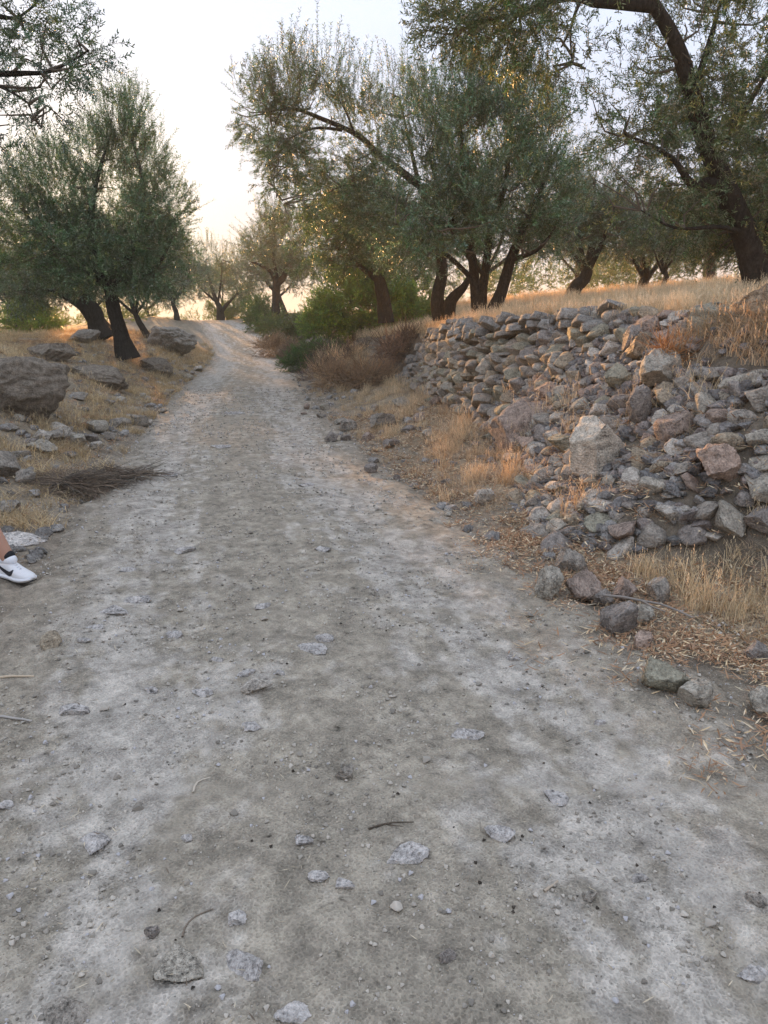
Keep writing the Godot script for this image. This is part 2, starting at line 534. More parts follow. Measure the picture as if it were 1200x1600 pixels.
func make_shared() -> void:
	var i2 := ico(2)
	var i3 := ico(3)
	for k in 14:
		ROCKS.append(stone_mesh(i3, 100 + k, 9 + k % 6, 0.42 + 0.05 * (k % 4), 0.10 + 0.03 * (k % 3)))
		STONES.append(stone_mesh(i2, 300 + k, 10 + k % 7, 0.40 + 0.05 * (k % 4), 0.09))
	var i4 := ico(4)
	for k in 5: BOULDERS.append(stone_mesh(i4, 700 + k, 16 + k % 4, 0.46 + 0.03 * k, 0.10))
	S.grit = stone_mesh(ico(1), 500, 9, 0.38, 0.12)
	var top := Color(0.096, 0.138, 0.072)
	var under := Color(0.26, 0.275, 0.215)
	var wood := Color(0.13, 0.11, 0.08)
	S.sprig = [sprig_mesh(1, 0.42, 13, 1, 0.058, 0.013, top, under, wood, 0.25), sprig_mesh(2, 0.36, 11, 2, 0.055, 0.012, top, under, wood, 0.6), sprig_mesh(3, 0.60, 17, 0, 0.056, 0.011, top, under, wood, 0.12)]
	S.bush = [sprig_mesh(4, 0.30, 14, 4, 0.032, 0.012, Color(0.105, 0.165, 0.040), Color(0.14, 0.19, 0.07), wood, 0.3)]
	S.dry = sprig_mesh(5, 0.3, 9, 4, 0.034, 0.011, Color(0.20, 0.155, 0.115), Color(0.33, 0.27, 0.20), wood, 0.3)
	S.tuft = [tuft_mesh(1, 46, 0.10, 0.30, 0.5, Color(0.68, 0.58, 0.40), 14), tuft_mesh(2, 40, 0.12, 0.20, 0.9, Color(0.63, 0.53, 0.37), 6), tuft_mesh(3, 50, 0.14, 0.12, 1.2, Color(0.60, 0.50, 0.36), 0)]
	S.tangle = [tangle_mesh(1, 10, 0.5, 0.9, 0.008, Color(0.20, 0.168, 0.14)), tangle_mesh(2, 16, 0.5, 0.2, 0.0055, Color(0.12, 0.10, 0.08))]
	S.bits = [bits_mesh(1, 40, 0.16, 0.02, 0.075, 0.007, [Color(0.40, 0.245, 0.15), Color(0.52, 0.40, 0.26), Color(0.60, 0.51, 0.38), Color(0.28, 0.18, 0.12)]), bits_mesh(2, 5, 0.12, 0.02, 0.06, 0.004, [Color(0.5, 0.42, 0.30), Color(0.22, 0.17, 0.12), Color(0.62, 0.55, 0.43)])]

# ---------------------------------------------------------------- the ground and the track
func build_ground() -> void:
	var ds := []
	var d := -14.0
	while d < 260.0:
		ds.append(d)
		d += clampf(0.022 * absf(d - 3.0) + 0.05, 0.06, 12.0) if d > 0.0 else 0.5
	var ts := []
	var t := 0.0
	while t < 170.0:
		ts.append(t)
		t += 0.065 if t < 4.6 else 0.065 + (t - 4.6) * 0.07
	var cols := []
	for k in range(ts.size() - 1, 0, -1): cols.append(-ts[k])
	cols.append_array(ts)
	var s := Shape.new()
	var w := cols.size()
	for dd: float in ds:
		var r := row(dd)
		for tt: float in cols:
			var x: float = r[0] + tt
			var y := land(x, dd)
			var o: float = absf(tt) - r[1]
			if o < 0.12: y -= 0.07 * smoothstep(0.12, -0.25, o)
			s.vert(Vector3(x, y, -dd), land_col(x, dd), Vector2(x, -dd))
	for k in ds.size() - 1:
		for j in w - 1:
			var a := k * w + j
			s.quad(a, a + w, a + w + 1, a + 1)
	var g := part("ground", s.commit(), M.soil, self)
	g.set_meta("kind", "structure")

func build_road() -> Node:
	var s := Shape.new()
	var d := 0.35
	var rows := 0
	var w := 230
	while d < 58.0:
		var r := row(d)
		for j in w:
			var f := j / float(w - 1) * 2.0 - 1.0
			var t := f * (r[1] + 0.34)
			var x := r[0] + t
			var y := road_y(x, d)
			var o := absf(t) - r[1] + nf.get_noise_2d(x * 40.0, d * 40.0) * 0.12
			y -= 0.11 * smoothstep(-0.08, 0.34, o)
			s.vert(Vector3(x, y, -d), road_col(x, d), Vector2(x, -d))
		rows += 1
		d += clampf(0.0105 * d, 0.011, 0.5)
	for k in rows - 1:
		for j in w - 1:
			var a := k * w + j
			s.quad(a, a + w, a + w + 1, a + 1)
	var g := part("road", s.commit(), M.road, self)
	g.set_meta("kind", "structure")
	return g

func on_road(x: float, d: float, up := 0.0) -> Vector3:
	return Vector3(x, road_y(x, d) + up, -d)

# ---------------------------------------------------------------- trees
# spec: base, trunk [points], radii, limbs [[points], [radii]], blobs [centre, radii, sprigs, upward pull]
func tree(called: String, label: String, category: String, base: Vector3, trunks: Array, limbs: Array, blobs: Array, opt := {}) -> Node3D:
	var sd: int = opt.get("seed", 1)
	var r := RandomNumberGenerator.new()
	r.seed = sd
	var o := thing(called, base, label, category, opt.get("group", ""))
	var nodes := []          # where twigs may start
	for tr in trunks:
		var s := Shape.new()
		var pts := []
		for p in tr[0]: pts.append(p - base)
		var sm := smooth_path(pts, tr[1], 0.12)
		tube(s, sm[0], sm[1], 14, 0.22)
		part("trunk", s.commit(false), M.bark, o)
		for k in range(sm[0].size() / 2, sm[0].size()): nodes.append(sm[0][k])
	for lb in limbs:
		var s := Shape.new()
		var pts := []
		for k in lb[0].size():
			pts.append(lb[0][k] - base + (rand_dir(r) * 0.05 if k > 0 else Vector3.ZERO))
		var sm := smooth_path(pts, lb[1], 0.14)
		tube(s, sm[0], sm[1], 8, 0.15)
		part("branch", s.commit(false), M.bark, o)
		for k in range(1, sm[0].size()): nodes.append(sm[0][k])
	var tw := Shape.new()
	var sets := []
	var meshes: Array = opt.get("sprig", S.sprig)
	for k in meshes.size(): sets.append(Scatter.new())
	var tint: Color = opt.get("tint", Color.WHITE)
	var size: float = opt.get("size", 1.0)
	var gap: float = opt.get("gap", -0.06)
	var hang: float = opt.get("hang", 0.0)
	for b in blobs:
		var c: Vector3 = b[0] - base
		var rad: Vector3 = b[1]
		var n: int = int(b[2] * opt.get("dense", 1.0))
		var pull: float = b[3]
		# twigs that carry this part of the crown
		for k in clampi(int(n / 50.0), 4, 16):
			var p := c + rand_dir(r) * rad * r.randf_range(0.3, 0.95)
			var from: Vector3 = nodes[0]
			var best := 1e9
			for q: Vector3 in nodes:
				var dist := q.distance_squared_to(p) + r.randf() * 0.3 + maxf(0.0, q.y - p.y) * 2.0
				if dist < best:
					best = dist; from = q
			var mid := from.lerp(p, 0.5) + Vector3(0, -0.08, 0) * from.distance_to(p) + rand_dir(r) * 0.1
			var sm := smooth_path([from, mid, p], [0.02 * size, 0.012 * size, 0.004], 0.25)
			tube(tw, sm[0], sm[1], 5, 0.0)
		for k in n:
			var v := rand_dir(r) * pow(r.randf(), 0.42)
			var p := c + v * rad
			var cl := n3.get_noise_3dv(p * 10.0 + Vector3(sd * 13, 0, 0))
			if cl < gap: continue
			var out := (v * rad).normalized()
			var spire := pull > 0.95 and r.randf() < 0.09
			if spire: p.y = c.y + rad.y * r.randf_range(0.5, 1.0)
			var dir := (out * 0.75 + Vector3.UP * pull + rand_dir(r) * 0.55 + Vector3.DOWN * hang).normalized()
			var x := dir.cross(rand_dir(r)).normalized()
			var z := x.cross(dir)
			var sc := size * r.randf_range(0.7, 1.25)
			var which := r.randi() % meshes.size()
			if pull < 0.5 and which == 2: which = 1
			if spire and meshes.size() > 2:
				which = 2
				dir = (Vector3.UP + rand_dir(r) * 0.25).normalized()
				x = dir.cross(rand_dir(r)).normalized()
				z = x.cross(dir)
			var h := r.randf()
			var col := Color(r.randf_range(0.75, 1.15), r.randf_range(0.8, 1.15), r.randf_range(0.75, 1.1))
			if h < opt.get("dry", 0.05): col = Color(1.8, 1.45, 0.9)
			elif h < 0.2: col = Color(1.25, 1.3, 1.35)
			sets[which].put(Transform3D(Basis(x, dir, z) * Basis.from_scale(Vector3.ONE * sc), p), col * tint)
	if tw.v.size() > 0:
		var twn := part("twigs", tw.commit(false), M.twig, o)
		twn.set_meta("kind", "stuff")
	for k in sets.size():
		if sets[k].n > 0: many("crown", sets[k], meshes[k], M.leaf, o)
	return o

# a grove tree grown from a few measures
func grove_tree(label: String, x: float, d: float, h: float, spread: float, sd: int, opt := {}) -> void:
	var r := RandomNumberGenerator.new()
	r.seed = sd * 17 + 3
	var base := on_land(x, d, -0.05)
	var tr: float = opt.get("trunk", h * 0.027)
	var lean := Vector3(opt.get("lean", r.randf_range(-0.25, 0.25)), 0, r.randf_range(-0.15, 0.15))
	var fork := base + Vector3(0, h * opt.get("fork", 0.26), 0) + lean * h * 0.35
	var trunks := [[[base, base.lerp(fork, 0.35) + rand_dir(r) * 0.06, base.lerp(fork, 0.7) + rand_dir(r) * 0.06, fork], [tr * 1.5, tr * 1.08, tr, tr * 0.95]]]
	var limbs := []
	var blobs := []
	var n: int = opt.get("limbs", 4)
	var per: float = opt.get("sprigs", 330.0)
	for k in n:
		var a := TAU * (k + r.randf_range(-0.25, 0.25)) / n + sd
		var out := Vector3(cos(a), 0, sin(a))
		var reach := spread * r.randf_range(0.55, 0.85)
		var tip := fork + out * reach + Vector3(0, h * r.randf_range(0.3, 0.55), 0)
		limbs.append([[fork - Vector3(0, 0.1, 0), fork.lerp(tip, 0.4) + out * 0.15 * spread, tip], [tr * 0.62, tr * 0.38, 0.02]])
		blobs.append([tip, Vector3(spread * 0.52, h * 0.16, spread * 0.52), per, 0.55])
		blobs.append([fork.lerp(tip, 0.62) + out * spread * 0.35, Vector3(spread * 0.5, h * 0.17, spread * 0.5), per * 0.9, 0.25])
	var top := fork + Vector3(r.randf_range(-0.2, 0.2) * spread, h * 0.58, r.randf_range(-0.2, 0.2) * spread)
	limbs.append([[fork, fork.lerp(top, 0.5) + rand_dir(r) * 0.2, top], [tr * 0.55, tr * 0.35, 0.02]])
	blobs.append([top, Vector3(spread * 0.5, h * 0.2, spread * 0.5), per * 1.2, 1.0])
	blobs.append([fork + Vector3(0, h * 0.36, 0), Vector3(spread * 0.7, h * 0.17, spread * 0.7), per * 1.2, 0.4])
	opt.seed = sd
	tree("olive_tree", label, "olive tree", base, trunks, limbs, blobs, opt)

func build_trees() -> void:
	var V := func(x: float, y: float, z: float) -> Vector3: return Vector3(x, y, z)
	# the big tree that leans over the terrace on the right
	tree("olive_tree", "big old olive with dark leaning trunk, its bough arching over the wall at right", "olive tree", Vector3(4.37, 1.75, -9.0),
		[[[Vector3(4.4, 1.69, -9.0), Vector3(4.28, 2.01, -9.0), Vector3(4.08, 2.42, -9.0), Vector3(3.81, 2.81, -8.9), Vector3(3.51, 3.25, -8.8), Vector3(3.23, 3.75, -8.7), Vector3(3.0, 4.14, -8.6), Vector3(2.71, 4.46, -8.5)], [0.19, 0.145, 0.13, 0.115, 0.10, 0.085, 0.076, 0.062]],
		 [[Vector3(4.41, 1.72, -9.0), Vector3(4.5, 2.12, -9.1), Vector3(4.59, 2.76, -9.2), Vector3(4.6, 3.52, -9.3), Vector3(4.5, 4.17, -9.3)], [0.2, 0.14, 0.11, 0.08, 0.04]]],
		[[[Vector3(2.72, 4.45, -8.5), Vector3(2.32, 4.41, -8.4), Vector3(2.07, 4.43, -8.3), Vector3(1.74, 4.39, -8.2), Vector3(1.35, 4.27, -8.1), Vector3(0.91, 4.17, -8.0)], [0.062, 0.055, 0.05, 0.04, 0.028, 0.01]],
		 [[Vector3(2.71, 4.46, -8.5), Vector3(2.58, 4.73, -8.5), Vector3(2.27, 5.01, -8.5), Vector3(1.87, 5.07, -8.4)], [0.06, 0.05, 0.035, 0.015]],
		 [[Vector3(3.84, 2.78, -8.9), Vector3(3.51, 2.85, -8.7), Vector3(3.33, 2.85, -8.6), Vector3(2.97, 3.03, -8.5), Vector3(2.51, 3.23, -8.4)], [0.075, 0.06, 0.045, 0.025, 0.01]],
		 [[Vector3(3.25, 3.69, -8.7), Vector3(3.41, 4.24, -8.9), Vector3(3.64, 4.73, -9.1)], [0.05, 0.035, 0.015]],
		 [[Vector3(4.13, 2.35, -9.0), Vector3(3.71, 2.4, -8.8), Vector3(3.1, 2.4, -8.5), Vector3(2.71, 2.51, -8.4)], [0.04, 0.025, 0.015, 0.006]],
		 [[Vector3(3.55, 3.19, -8.8), Vector3(4.02, 3.69, -9.2), Vector3(4.4, 4.17, -9.5)], [0.06, 0.04, 0.02]],
		 [[Vector3(1.89, 4.37, -8.2), Vector3(1.85, 4.12, -8.1), Vector3(1.86, 3.87, -8.1)], [0.02, 0.012, 0.005]]],
		[[Vector3(0.94, 4.19, -8.0), V.call(0.50, 0.24, 0.45), 230, -0.1], [Vector3(0.64, 4.21, -8.0), V.call(0.28, 0.2, 0.3), 90, 0.0], [Vector3(1.35, 4.2, -8.1), V.call(0.40, 0.30, 0.45), 170, -0.5], [Vector3(1.63, 3.99, -8.2), V.call(0.38, 0.30, 0.4), 90, -0.9],
		 [Vector3(1.91, 3.68, -8.2), V.call(0.35, 0.40, 0.4), 45, -0.6], [Vector3(2.34, 3.41, -8.4), V.call(0.42, 0.42, 0.5), 55, 0.0], [Vector3(2.75, 3.25, -8.5), V.call(0.50, 0.40, 0.6), 105, 0.2], [Vector3(2.66, 3.85, -8.6), V.call(0.28, 0.45, 0.4), 55, 0.4],
		 [Vector3(3.28, 4.12, -8.9), V.call(0.50, 0.60, 0.7), 380, 0.4], [Vector3(3.94, 4.4, -9.2), V.call(0.70, 0.70, 0.9), 620, 0.3], [Vector3(3.93, 3.65, -9.3), V.call(0.70, 0.60, 0.8), 560, 0.2], [Vector3(3.39, 3.13, -9.0), V.call(0.55, 0.50, 0.7), 520, 0.0],
		 [Vector3(4.54, 3.0, -9.4), V.call(0.6, 0.8, 0.8), 800, 0.1], [Vector3(3.04, 2.67, -8.6), V.call(0.50, 0.35, 0.5), 70, -0.3], [Vector3(3.86, 2.62, -9.2), V.call(0.50, 0.40, 0.6), 350, -0.3], [Vector3(4.9, 3.88, -9.4), V.call(0.6, 1.0, 0.8), 420, 0.3],
		 [Vector3(2.28, 4.9, -8.5), V.call(0.7, 0.35, 0.7), 250, 0.3], [Vector3(3.35, 5.16, -9.0), V.call(0.8, 0.4, 0.8), 300, 0.4], [Vector3(4.47, 2.2, -9.6), V.call(0.55, 0.28, 0.5), 300, -0.3], [Vector3(2.45, 2.78, -8.5), V.call(0.35, 0.25, 0.4), 40, -0.2]],
		{"seed": 5, "gap": -0.12, "dense": 0.92, "size": 0.8, "tint": Color(1.05, 1.0, 0.8), "dry": 0.14})
	# the many-stemmed tree behind the wall
	tree("olive_tree", "bushy olive with several thin dark stems rising behind the middle of the stone wall", "olive tree", Vector3(1.65, 1.43, -13.0),
		[[[Vector3(1.61, 1.4, -13.0), Vector3(1.52, 2.02, -13.0), Vector3(1.43, 2.63, -13.0), Vector3(1.3, 3.51, -13.0), Vector3(1.22, 4.46, -13.0)], [0.11, 0.08, 0.065, 0.045, 0.02]],
		 [[Vector3(1.65, 1.4, -13.0), Vector3(1.68, 2.12, -13.0), Vector3(1.77, 2.83, -13.0), Vector3(1.97, 3.61, -13.0), Vector3(2.03, 4.55, -13.0)], [0.10, 0.07, 0.055, 0.04, 0.02]],
		 [[Vector3(1.78, 1.42, -12.9), Vector3(1.97, 1.86, -12.9), Vector3(2.11, 2.42, -12.9), Vector3(2.46, 3.22, -13.0), Vector3(2.7, 3.9, -13.0)], [0.12, 0.10, 0.08, 0.04, 0.02]]],
		[[[Vector3(1.52, 2.02, -13.0), Vector3(1.05, 2.41, -12.8), Vector3(0.51, 2.69, -12.6), Vector3(0.2, 2.88, -12.6)], [0.05, 0.035, 0.02, 0.01]], [[Vector3(1.43, 2.53, -13.0), Vector3(0.94, 3.32, -13.0), Vector3(0.72, 4.08, -13.0)], [0.06, 0.04, 0.015]],
		 [[Vector3(2.11, 2.37, -12.9), Vector3(2.48, 2.55, -12.7), Vector3(2.78, 2.8, -12.7)], [0.05, 0.03, 0.012]], [[Vector3(1.68, 2.12, -13.0), Vector3(1.39, 2.4, -12.6), Vector3(1.0, 2.85, -12.3)], [0.04, 0.03, 0.01]]],
		[[Vector3(1.01, 4.64, -13.0), V.call(0.62, 0.62, 0.8), 520, 1.4], [Vector3(1.57, 4.69, -13.0), V.call(0.60, 0.55, 0.8), 520, 1.4], [Vector3(2.14, 4.37, -13.0), V.call(0.62, 0.70, 0.8), 520, 1.4], [Vector3(2.63, 3.9, -13.0), V.call(0.40, 0.70, 0.7), 300, 1.3],
		 [Vector3(0.67, 4.08, -13.0), V.call(0.60, 0.70, 0.8), 500, 1.1], [Vector3(1.38, 3.67, -12.8), V.call(0.95, 0.80, 1.1), 1250, 0.8], [Vector3(2.11, 3.29, -12.8), V.call(0.85, 0.75, 1.0), 900, 0.7], [Vector3(0.62, 3.19, -12.8), V.call(0.75, 0.60, 0.9), 620, 0.4],
		 [Vector3(1.02, 2.78, -12.6), V.call(0.80, 0.40, 0.9), 480, 0.1], [Vector3(2.06, 2.78, -12.7), V.call(0.75, 0.42, 0.9), 430, 0.1], [Vector3(2.76, 3.01, -12.9), V.call(0.38, 0.55, 0.6), 240, 0.5], [Vector3(0.42, 2.56, -12.8), V.call(0.5, 0.36, 0.7), 190, -0.1], [Vector3(1.61, 5.1, -13.0), V.call(0.9, 0.2, 0.6), 60, 2.0]],
		{"seed": 8, "gap": -0.07, "dense": 0.92, "size": 0.95, "tint": Color(0.95, 1.1, 1.0)})
	# the tree whose long limb reaches out over the track
	tree("olive_tree", "olive with one long limb reaching out over the track, left of the bushy olive", "olive tree", Vector3(1.12, 1.46, -14.6),
		[[[Vector3(1.07, 1.4, -14.6), Vector3(1.02, 1.81, -14.6), Vector3(1.09, 2.33, -14.7), Vector3(0.96, 3.14, -14.8), Vector3(0.65, 3.81, -14.8)], [0.16, 0.12, 0.10, 0.085, 0.07]],
		 [[Vector3(1.21, 1.4, -14.5), Vector3(1.27, 1.75, -14.5), Vector3(1.47, 1.98, -14.4), Vector3(1.6, 2.2, -14.4)], [0.14, 0.11, 0.07, 0.04]]],
		[[[Vector3(0.65, 3.81, -14.8), Vector3(0.0, 4.29, -14.6), Vector3(-0.51, 4.58, -14.5), Vector3(-1.02, 4.79, -14.4), Vector3(-1.54, 4.99, -14.3), Vector3(-2.0, 4.92, -14.2)], [0.075, 0.06, 0.05, 0.04, 0.025, 0.01]],
		 [[Vector3(-0.74, 4.65, -14.4), Vector3(-1.24, 4.61, -14.3), Vector3(-1.79, 4.38, -14.2)], [0.03, 0.02, 0.008]], [[Vector3(0.96, 3.14, -14.8), Vector3(0.23, 3.56, -14.6), Vector3(-0.46, 3.74, -14.4), Vector3(-0.91, 3.6, -14.2)], [0.06, 0.045, 0.025, 0.01]],
		 [[Vector3(0.65, 3.81, -14.8), Vector3(0.47, 4.58, -14.9), Vector3(0.23, 5.35, -15.0)], [0.05, 0.03, 0.01]], [[Vector3(-0.51, 4.58, -14.5), Vector3(-0.79, 5.12, -14.5), Vector3(-1.12, 5.63, -14.5)], [0.022, 0.014, 0.006]], [[Vector3(-1.77, 4.94, -14.2), Vector3(-2.01, 4.31, -14.1), Vector3(-1.94, 3.69, -14.1), Vector3(-1.81, 3.38, -14.1)], [0.012, 0.009, 0.006, 0.003]]],
		[[Vector3(-2.27, 4.99, -14.2), V.call(0.42, 0.50, 0.6), 240, 0.5], [Vector3(-1.9, 4.64, -14.2), V.call(0.62, 0.45, 0.6), 330, 0.1], [Vector3(-1.61, 5.22, -14.3), V.call(0.55, 0.50, 0.6), 190, 1.4], [Vector3(-1.06, 5.4, -14.4), V.call(0.55, 0.55, 0.6), 170, 1.6],
		 [Vector3(-0.51, 5.07, -14.5), V.call(0.60, 0.45, 0.6), 190, 1.2], [Vector3(0.23, 5.04, -14.8), V.call(0.60, 0.55, 0.7), 340, 1.2], [Vector3(-1.69, 4.23, -14.2), V.call(0.55, 0.40, 0.6), 210, -0.5], [Vector3(-1.02, 4.3, -14.3), V.call(0.6, 0.45, 0.6), 160, 0.1],
		 [Vector3(-0.91, 3.6, -14.2), V.call(0.65, 0.40, 0.7), 210, 0.0], [Vector3(-0.12, 4.15, -14.6), V.call(0.7, 0.45, 0.8), 330, 0.5], [Vector3(-1.49, 3.28, -14.2), V.call(0.45, 0.35, 0.6), 110, -0.2], [Vector3(0.0, 3.34, -14.6), V.call(0.85, 0.50, 0.9), 620, 0.2], [Vector3(0.61, 2.76, -15.0), V.call(0.8, 0.4, 0.9), 260, 0.0], [Vector3(-1.9, 3.59, -14.1), V.call(0.16, 0.35, 0.2), 30, -0.5], [Vector3(-1.76, 5.71, -14.3), V.call(0.4, 0.2, 0.4), 40, 2.0]],
		{"seed": 12, "gap": -0.14, "dense": 1.25, "size": 0.9, "tint": Color(1.0, 1.0, 0.92)})
	# dark broad tree behind the green shrub
	tree("dark_tree", "dark dense low tree behind the green shrub, right of the track", "tree", Vector3(0.0, 1.4, -18.5),
		[[[Vector3(0.05, 1.33, -18.5), Vector3(0.0, 1.85, -18.5), Vector3(-0.15, 2.43, -18.5), Vector3(-0.3, 3.15, -18.5)], [0.2, 0.16, 0.13, 0.08]]],
		[[[Vector3(-0.12, 2.29, -18.5), Vector3(-0.82, 2.84, -18.2), Vector3(-1.32, 3.24, -18.0)], [0.08, 0.05, 0.02]], [[Vector3(-0.15, 2.43, -18.5), Vector3(0.45, 3.01, -18.5), Vector3(0.9, 3.43, -18.5)], [0.08, 0.05, 0.02]]],
		[[Vector3(-1.09, 3.38, -18.0), V.call(0.75, 0.65, 0.9), 560, 0.1], [Vector3(-0.37, 3.7, -18.4), V.call(0.9, 0.8, 1.0), 900, 0.2], [Vector3(0.15, 3.08, -18.5), V.call(0.9, 0.6, 1.0), 560, 0.0], [Vector3(-1.62, 2.82, -18.0), V.call(0.6, 0.40, 0.7), 280, -0.1], [Vector3(-0.6, 2.85, -18.3), V.call(0.9, 0.4, 0.9), 420, 0.0], [Vector3(-1.44, 4.06, -18.0), V.call(0.6, 0.5, 0.7), 120, 0.4]],
		{"seed": 14, "gap": -0.1, "dense": 0.85, "size": 1.1, "tint": Color(0.72, 0.85, 0.65)})
	# the tree left of the track
	tree("olive_tree", "olive with a pointed crown and one straight dark trunk on the left bank", "olive tree", Vector3(-5.86, 0.62, -17.0),
		[[[Vector3(-5.75, 0.54, -17.0), Vector3(-5.85, 0.99, -17.0), Vector3(-5.94, 1.47, -17.0), Vector3(-6.0, 1.92, -17.0), Vector3(-6.02, 2.24, -17.0)], [0.27, 0.18, 0.155, 0.145, 0.14]]],
		[[[Vector3(-6.02, 2.15, -17.0), Vector3(-6.3, 2.86, -16.8), Vector3(-6.14, 3.88, -16.8), Vector3(-5.71, 4.87, -16.8)], [0.13, 0.09, 0.06, 0.02]], [[Vector3(-5.95, 2.15, -17.0), Vector3(-5.27, 2.99, -16.8), Vector3(-5.05, 4.01, -16.8), Vector3(-5.23, 4.99, -16.8)], [0.12, 0.08, 0.05, 0.02]],
		 [[Vector3(-6.06, 2.15, -17.0), Vector3(-6.72, 2.65, -16.6), Vector3(-7.18, 3.2, -16.4), Vector3(-7.47, 3.58, -16.4)], [0.11, 0.07, 0.04, 0.02]], [[Vector3(-5.92, 2.11, -17.0), Vector3(-5.08, 2.56, -17.2), Vector3(-4.61, 3.16, -17.2)], [0.08, 0.05, 0.02]]],
		[[Vector3(-5.45, 5.22, -17.0), V.call(0.55, 0.62, 0.7), 420, 1.6], [Vector3(-6.01, 4.6, -17.0), V.call(0.75, 0.62, 0.9), 560, 1.3], [Vector3(-6.78, 4.13, -16.8), V.call(0.75, 0.70, 1.0), 520, 1.2], [Vector3(-7.4, 3.85, -16.6), V.call(0.6, 0.7, 0.9), 380, 1.0], [Vector3(-5.22, 4.35, -17.0), V.call(0.62, 0.75, 0.9), 560, 1.0],
		 [Vector3(-4.8, 3.66, -17.0), V.call(0.62, 0.62, 0.9), 480, 0.7], [Vector3(-5.71, 3.37, -16.8), V.call(1.2, 0.9, 1.2), 1500, 0.5], [Vector3(-6.88, 3.1, -16.6), V.call(1.1, 0.75, 1.1), 1100, 0.3], [Vector3(-4.93, 2.75, -17.0), V.call(0.75, 0.55, 0.9), 560, 0.1], [Vector3(-6.22, 2.34, -16.8), V.call(1.0, 0.32, 1.0), 520, -0.2], [Vector3(-7.74, 2.71, -16.6), V.call(0.8, 0.6, 0.9), 480, 0.1], [Vector3(-5.39, 2.21, -17.0), V.call(0.8, 0.25, 0.8), 280, -0.2], [Vector3(-5.11, 5.64, -17.0), V.call(0.25, 0.25, 0.4), 40, 2.0]],
		{"seed": 21, "gap": -0.1, "dense": 1.0, "size": 1.0, "tint": Color(0.95, 1.08, 0.9)})
	# its neighbour with the fat hollow trunk
	tree("olive_tree", "olive with fat twisted trunk leaning left, just behind the pointed olive", "olive tree", Vector3(-7.79, 0.94, -21.0),
		[[[Vector3(-7.73, 0.89, -21.0), Vector3(-7.87, 1.23, -21.0), Vector3(-7.93, 1.65, -21.0), Vector3(-8.18, 1.99, -21.0)], [0.32, 0.24, 0.21, 0.15]], [[Vector3(-7.9, 1.32, -21.0), Vector3(-8.16, 1.73, -20.8), Vector3(-8.53, 2.03, -20.6)], [0.2, 0.12, 0.08]]],
		[[[Vector3(-8.15, 1.94, -21.0), Vector3(-7.76, 2.74, -21.0), Vector3(-7.18, 3.39, -21.0)], [0.16, 0.1, 0.03]], [[Vector3(-8.45, 1.99, -20.6), Vector3(-8.93, 2.18, -20.4), Vector3(-9.52, 2.13, -20.2)], [0.07, 0.045, 0.015]]],
		[[Vector3(-8.46, 2.57, -21.0), V.call(1.1, 0.5, 1.0), 480, 0.0], [Vector3(-9.17, 2.39, -20.6), V.call(0.9, 0.45, 0.9), 330, -0.2], [Vector3(-7.38, 3.06, -21.0), V.call(1.2, 0.9, 1.0), 500, 0.4], [Vector3(-9.62, 2.05, -20.4), V.call(0.6, 0.3, 0.6), 120, -0.4]],
		{"seed": 23, "dense": 1.0, "size": 1.2})
	# overhanging spray at upper left
	tree("olive_tree", "near olive beyond the left edge, its thin branches hanging in at upper left", "olive tree", Vector3(-5.39, 0.89, -6.2),
		[[[Vector3(-5.4, 0.84, -6.2), Vector3(-5.15, 1.5, -6.2), Vector3(-4.85, 2.22, -6.2), Vector3(-4.53, 2.81, -6.2)], [0.26, 0.18, 0.15, 0.11]]],
		[[[Vector3(-4.54, 2.77, -6.2), Vector3(-3.74, 2.94, -6.0), Vector3(-3.01, 3.08, -5.9), Vector3(-2.55, 3.08, -5.8), Vector3(-2.28, 3.11, -5.8), Vector3(-2.02, 3.23, -5.8)], [0.07, 0.045, 0.025, 0.016, 0.009, 0.004]],
		 [[Vector3(-3.01, 3.08, -5.9), Vector3(-2.66, 2.97, -5.8), Vector3(-2.49, 2.86, -5.7), Vector3(-2.39, 2.76, -5.7)], [0.016, 0.011, 0.008, 0.003]], [[Vector3(-3.74, 2.94, -6.0), Vector3(-2.96, 3.4, -5.9), Vector3(-2.55, 3.44, -5.8), Vector3(-2.32, 3.52, -5.8)], [0.035, 0.02, 0.01, 0.004]], [[Vector3(-4.53, 2.81, -6.2), Vector3(-4.65, 3.48, -6.4), Vector3(-4.29, 4.08, -6.4)], [0.09, 0.06, 0.03]],
		 [[Vector3(-4.53, 2.81, -6.2), Vector3(-3.56, 2.64, -6.0), Vector3(-2.87, 2.72, -5.8)], [0.03, 0.015, 0.005]]],
		[[Vector3(-2.55, 3.43, -5.8), V.call(0.30, 0.20, 0.35), 75, 0.1], [Vector3(-2.26, 3.31, -5.8), V.call(0.30, 0.20, 0.30), 62, 0.3], [Vector3(-2.12, 3.15, -5.8), V.call(0.16, 0.15, 0.22), 30, -0.2], [Vector3(-2.46, 3.13, -5.8), V.call(0.30, 0.12, 0.3), 34, -0.1], [Vector3(-2.68, 2.74, -5.8), V.call(0.14, 0.08, 0.2), 24, -0.3],
		 [Vector3(-2.34, 2.82, -5.7), V.call(0.16, 0.08, 0.15), 26, -0.4], [Vector3(-3.03, 3.35, -6.0), V.call(0.4, 0.4, 0.5), 160, 0.1], [Vector3(-4.06, 3.25, -6.2), V.call(0.6, 0.4, 0.6), 180, 0.3], [Vector3(-4.79, 3.48, -6.4), V.call(0.8, 0.6, 0.9), 300, 0.4], [Vector3(-4.26, 4.24, -6.4), V.call(0.8, 0.4, 0.8), 200, 0.6], [Vector3(-5.38, 3.09, -6.4), V.call(0.8, 0.6, 0.9), 250, 0.2], [Vector3(-2.75, 2.56, -5.8), V.call(0.1, 0.08, 0.15), 7, -0.3]],
		{"seed": 31, "gap": -0.3, "size": 0.62, "tint": Color(0.9, 0.95, 1.0)})
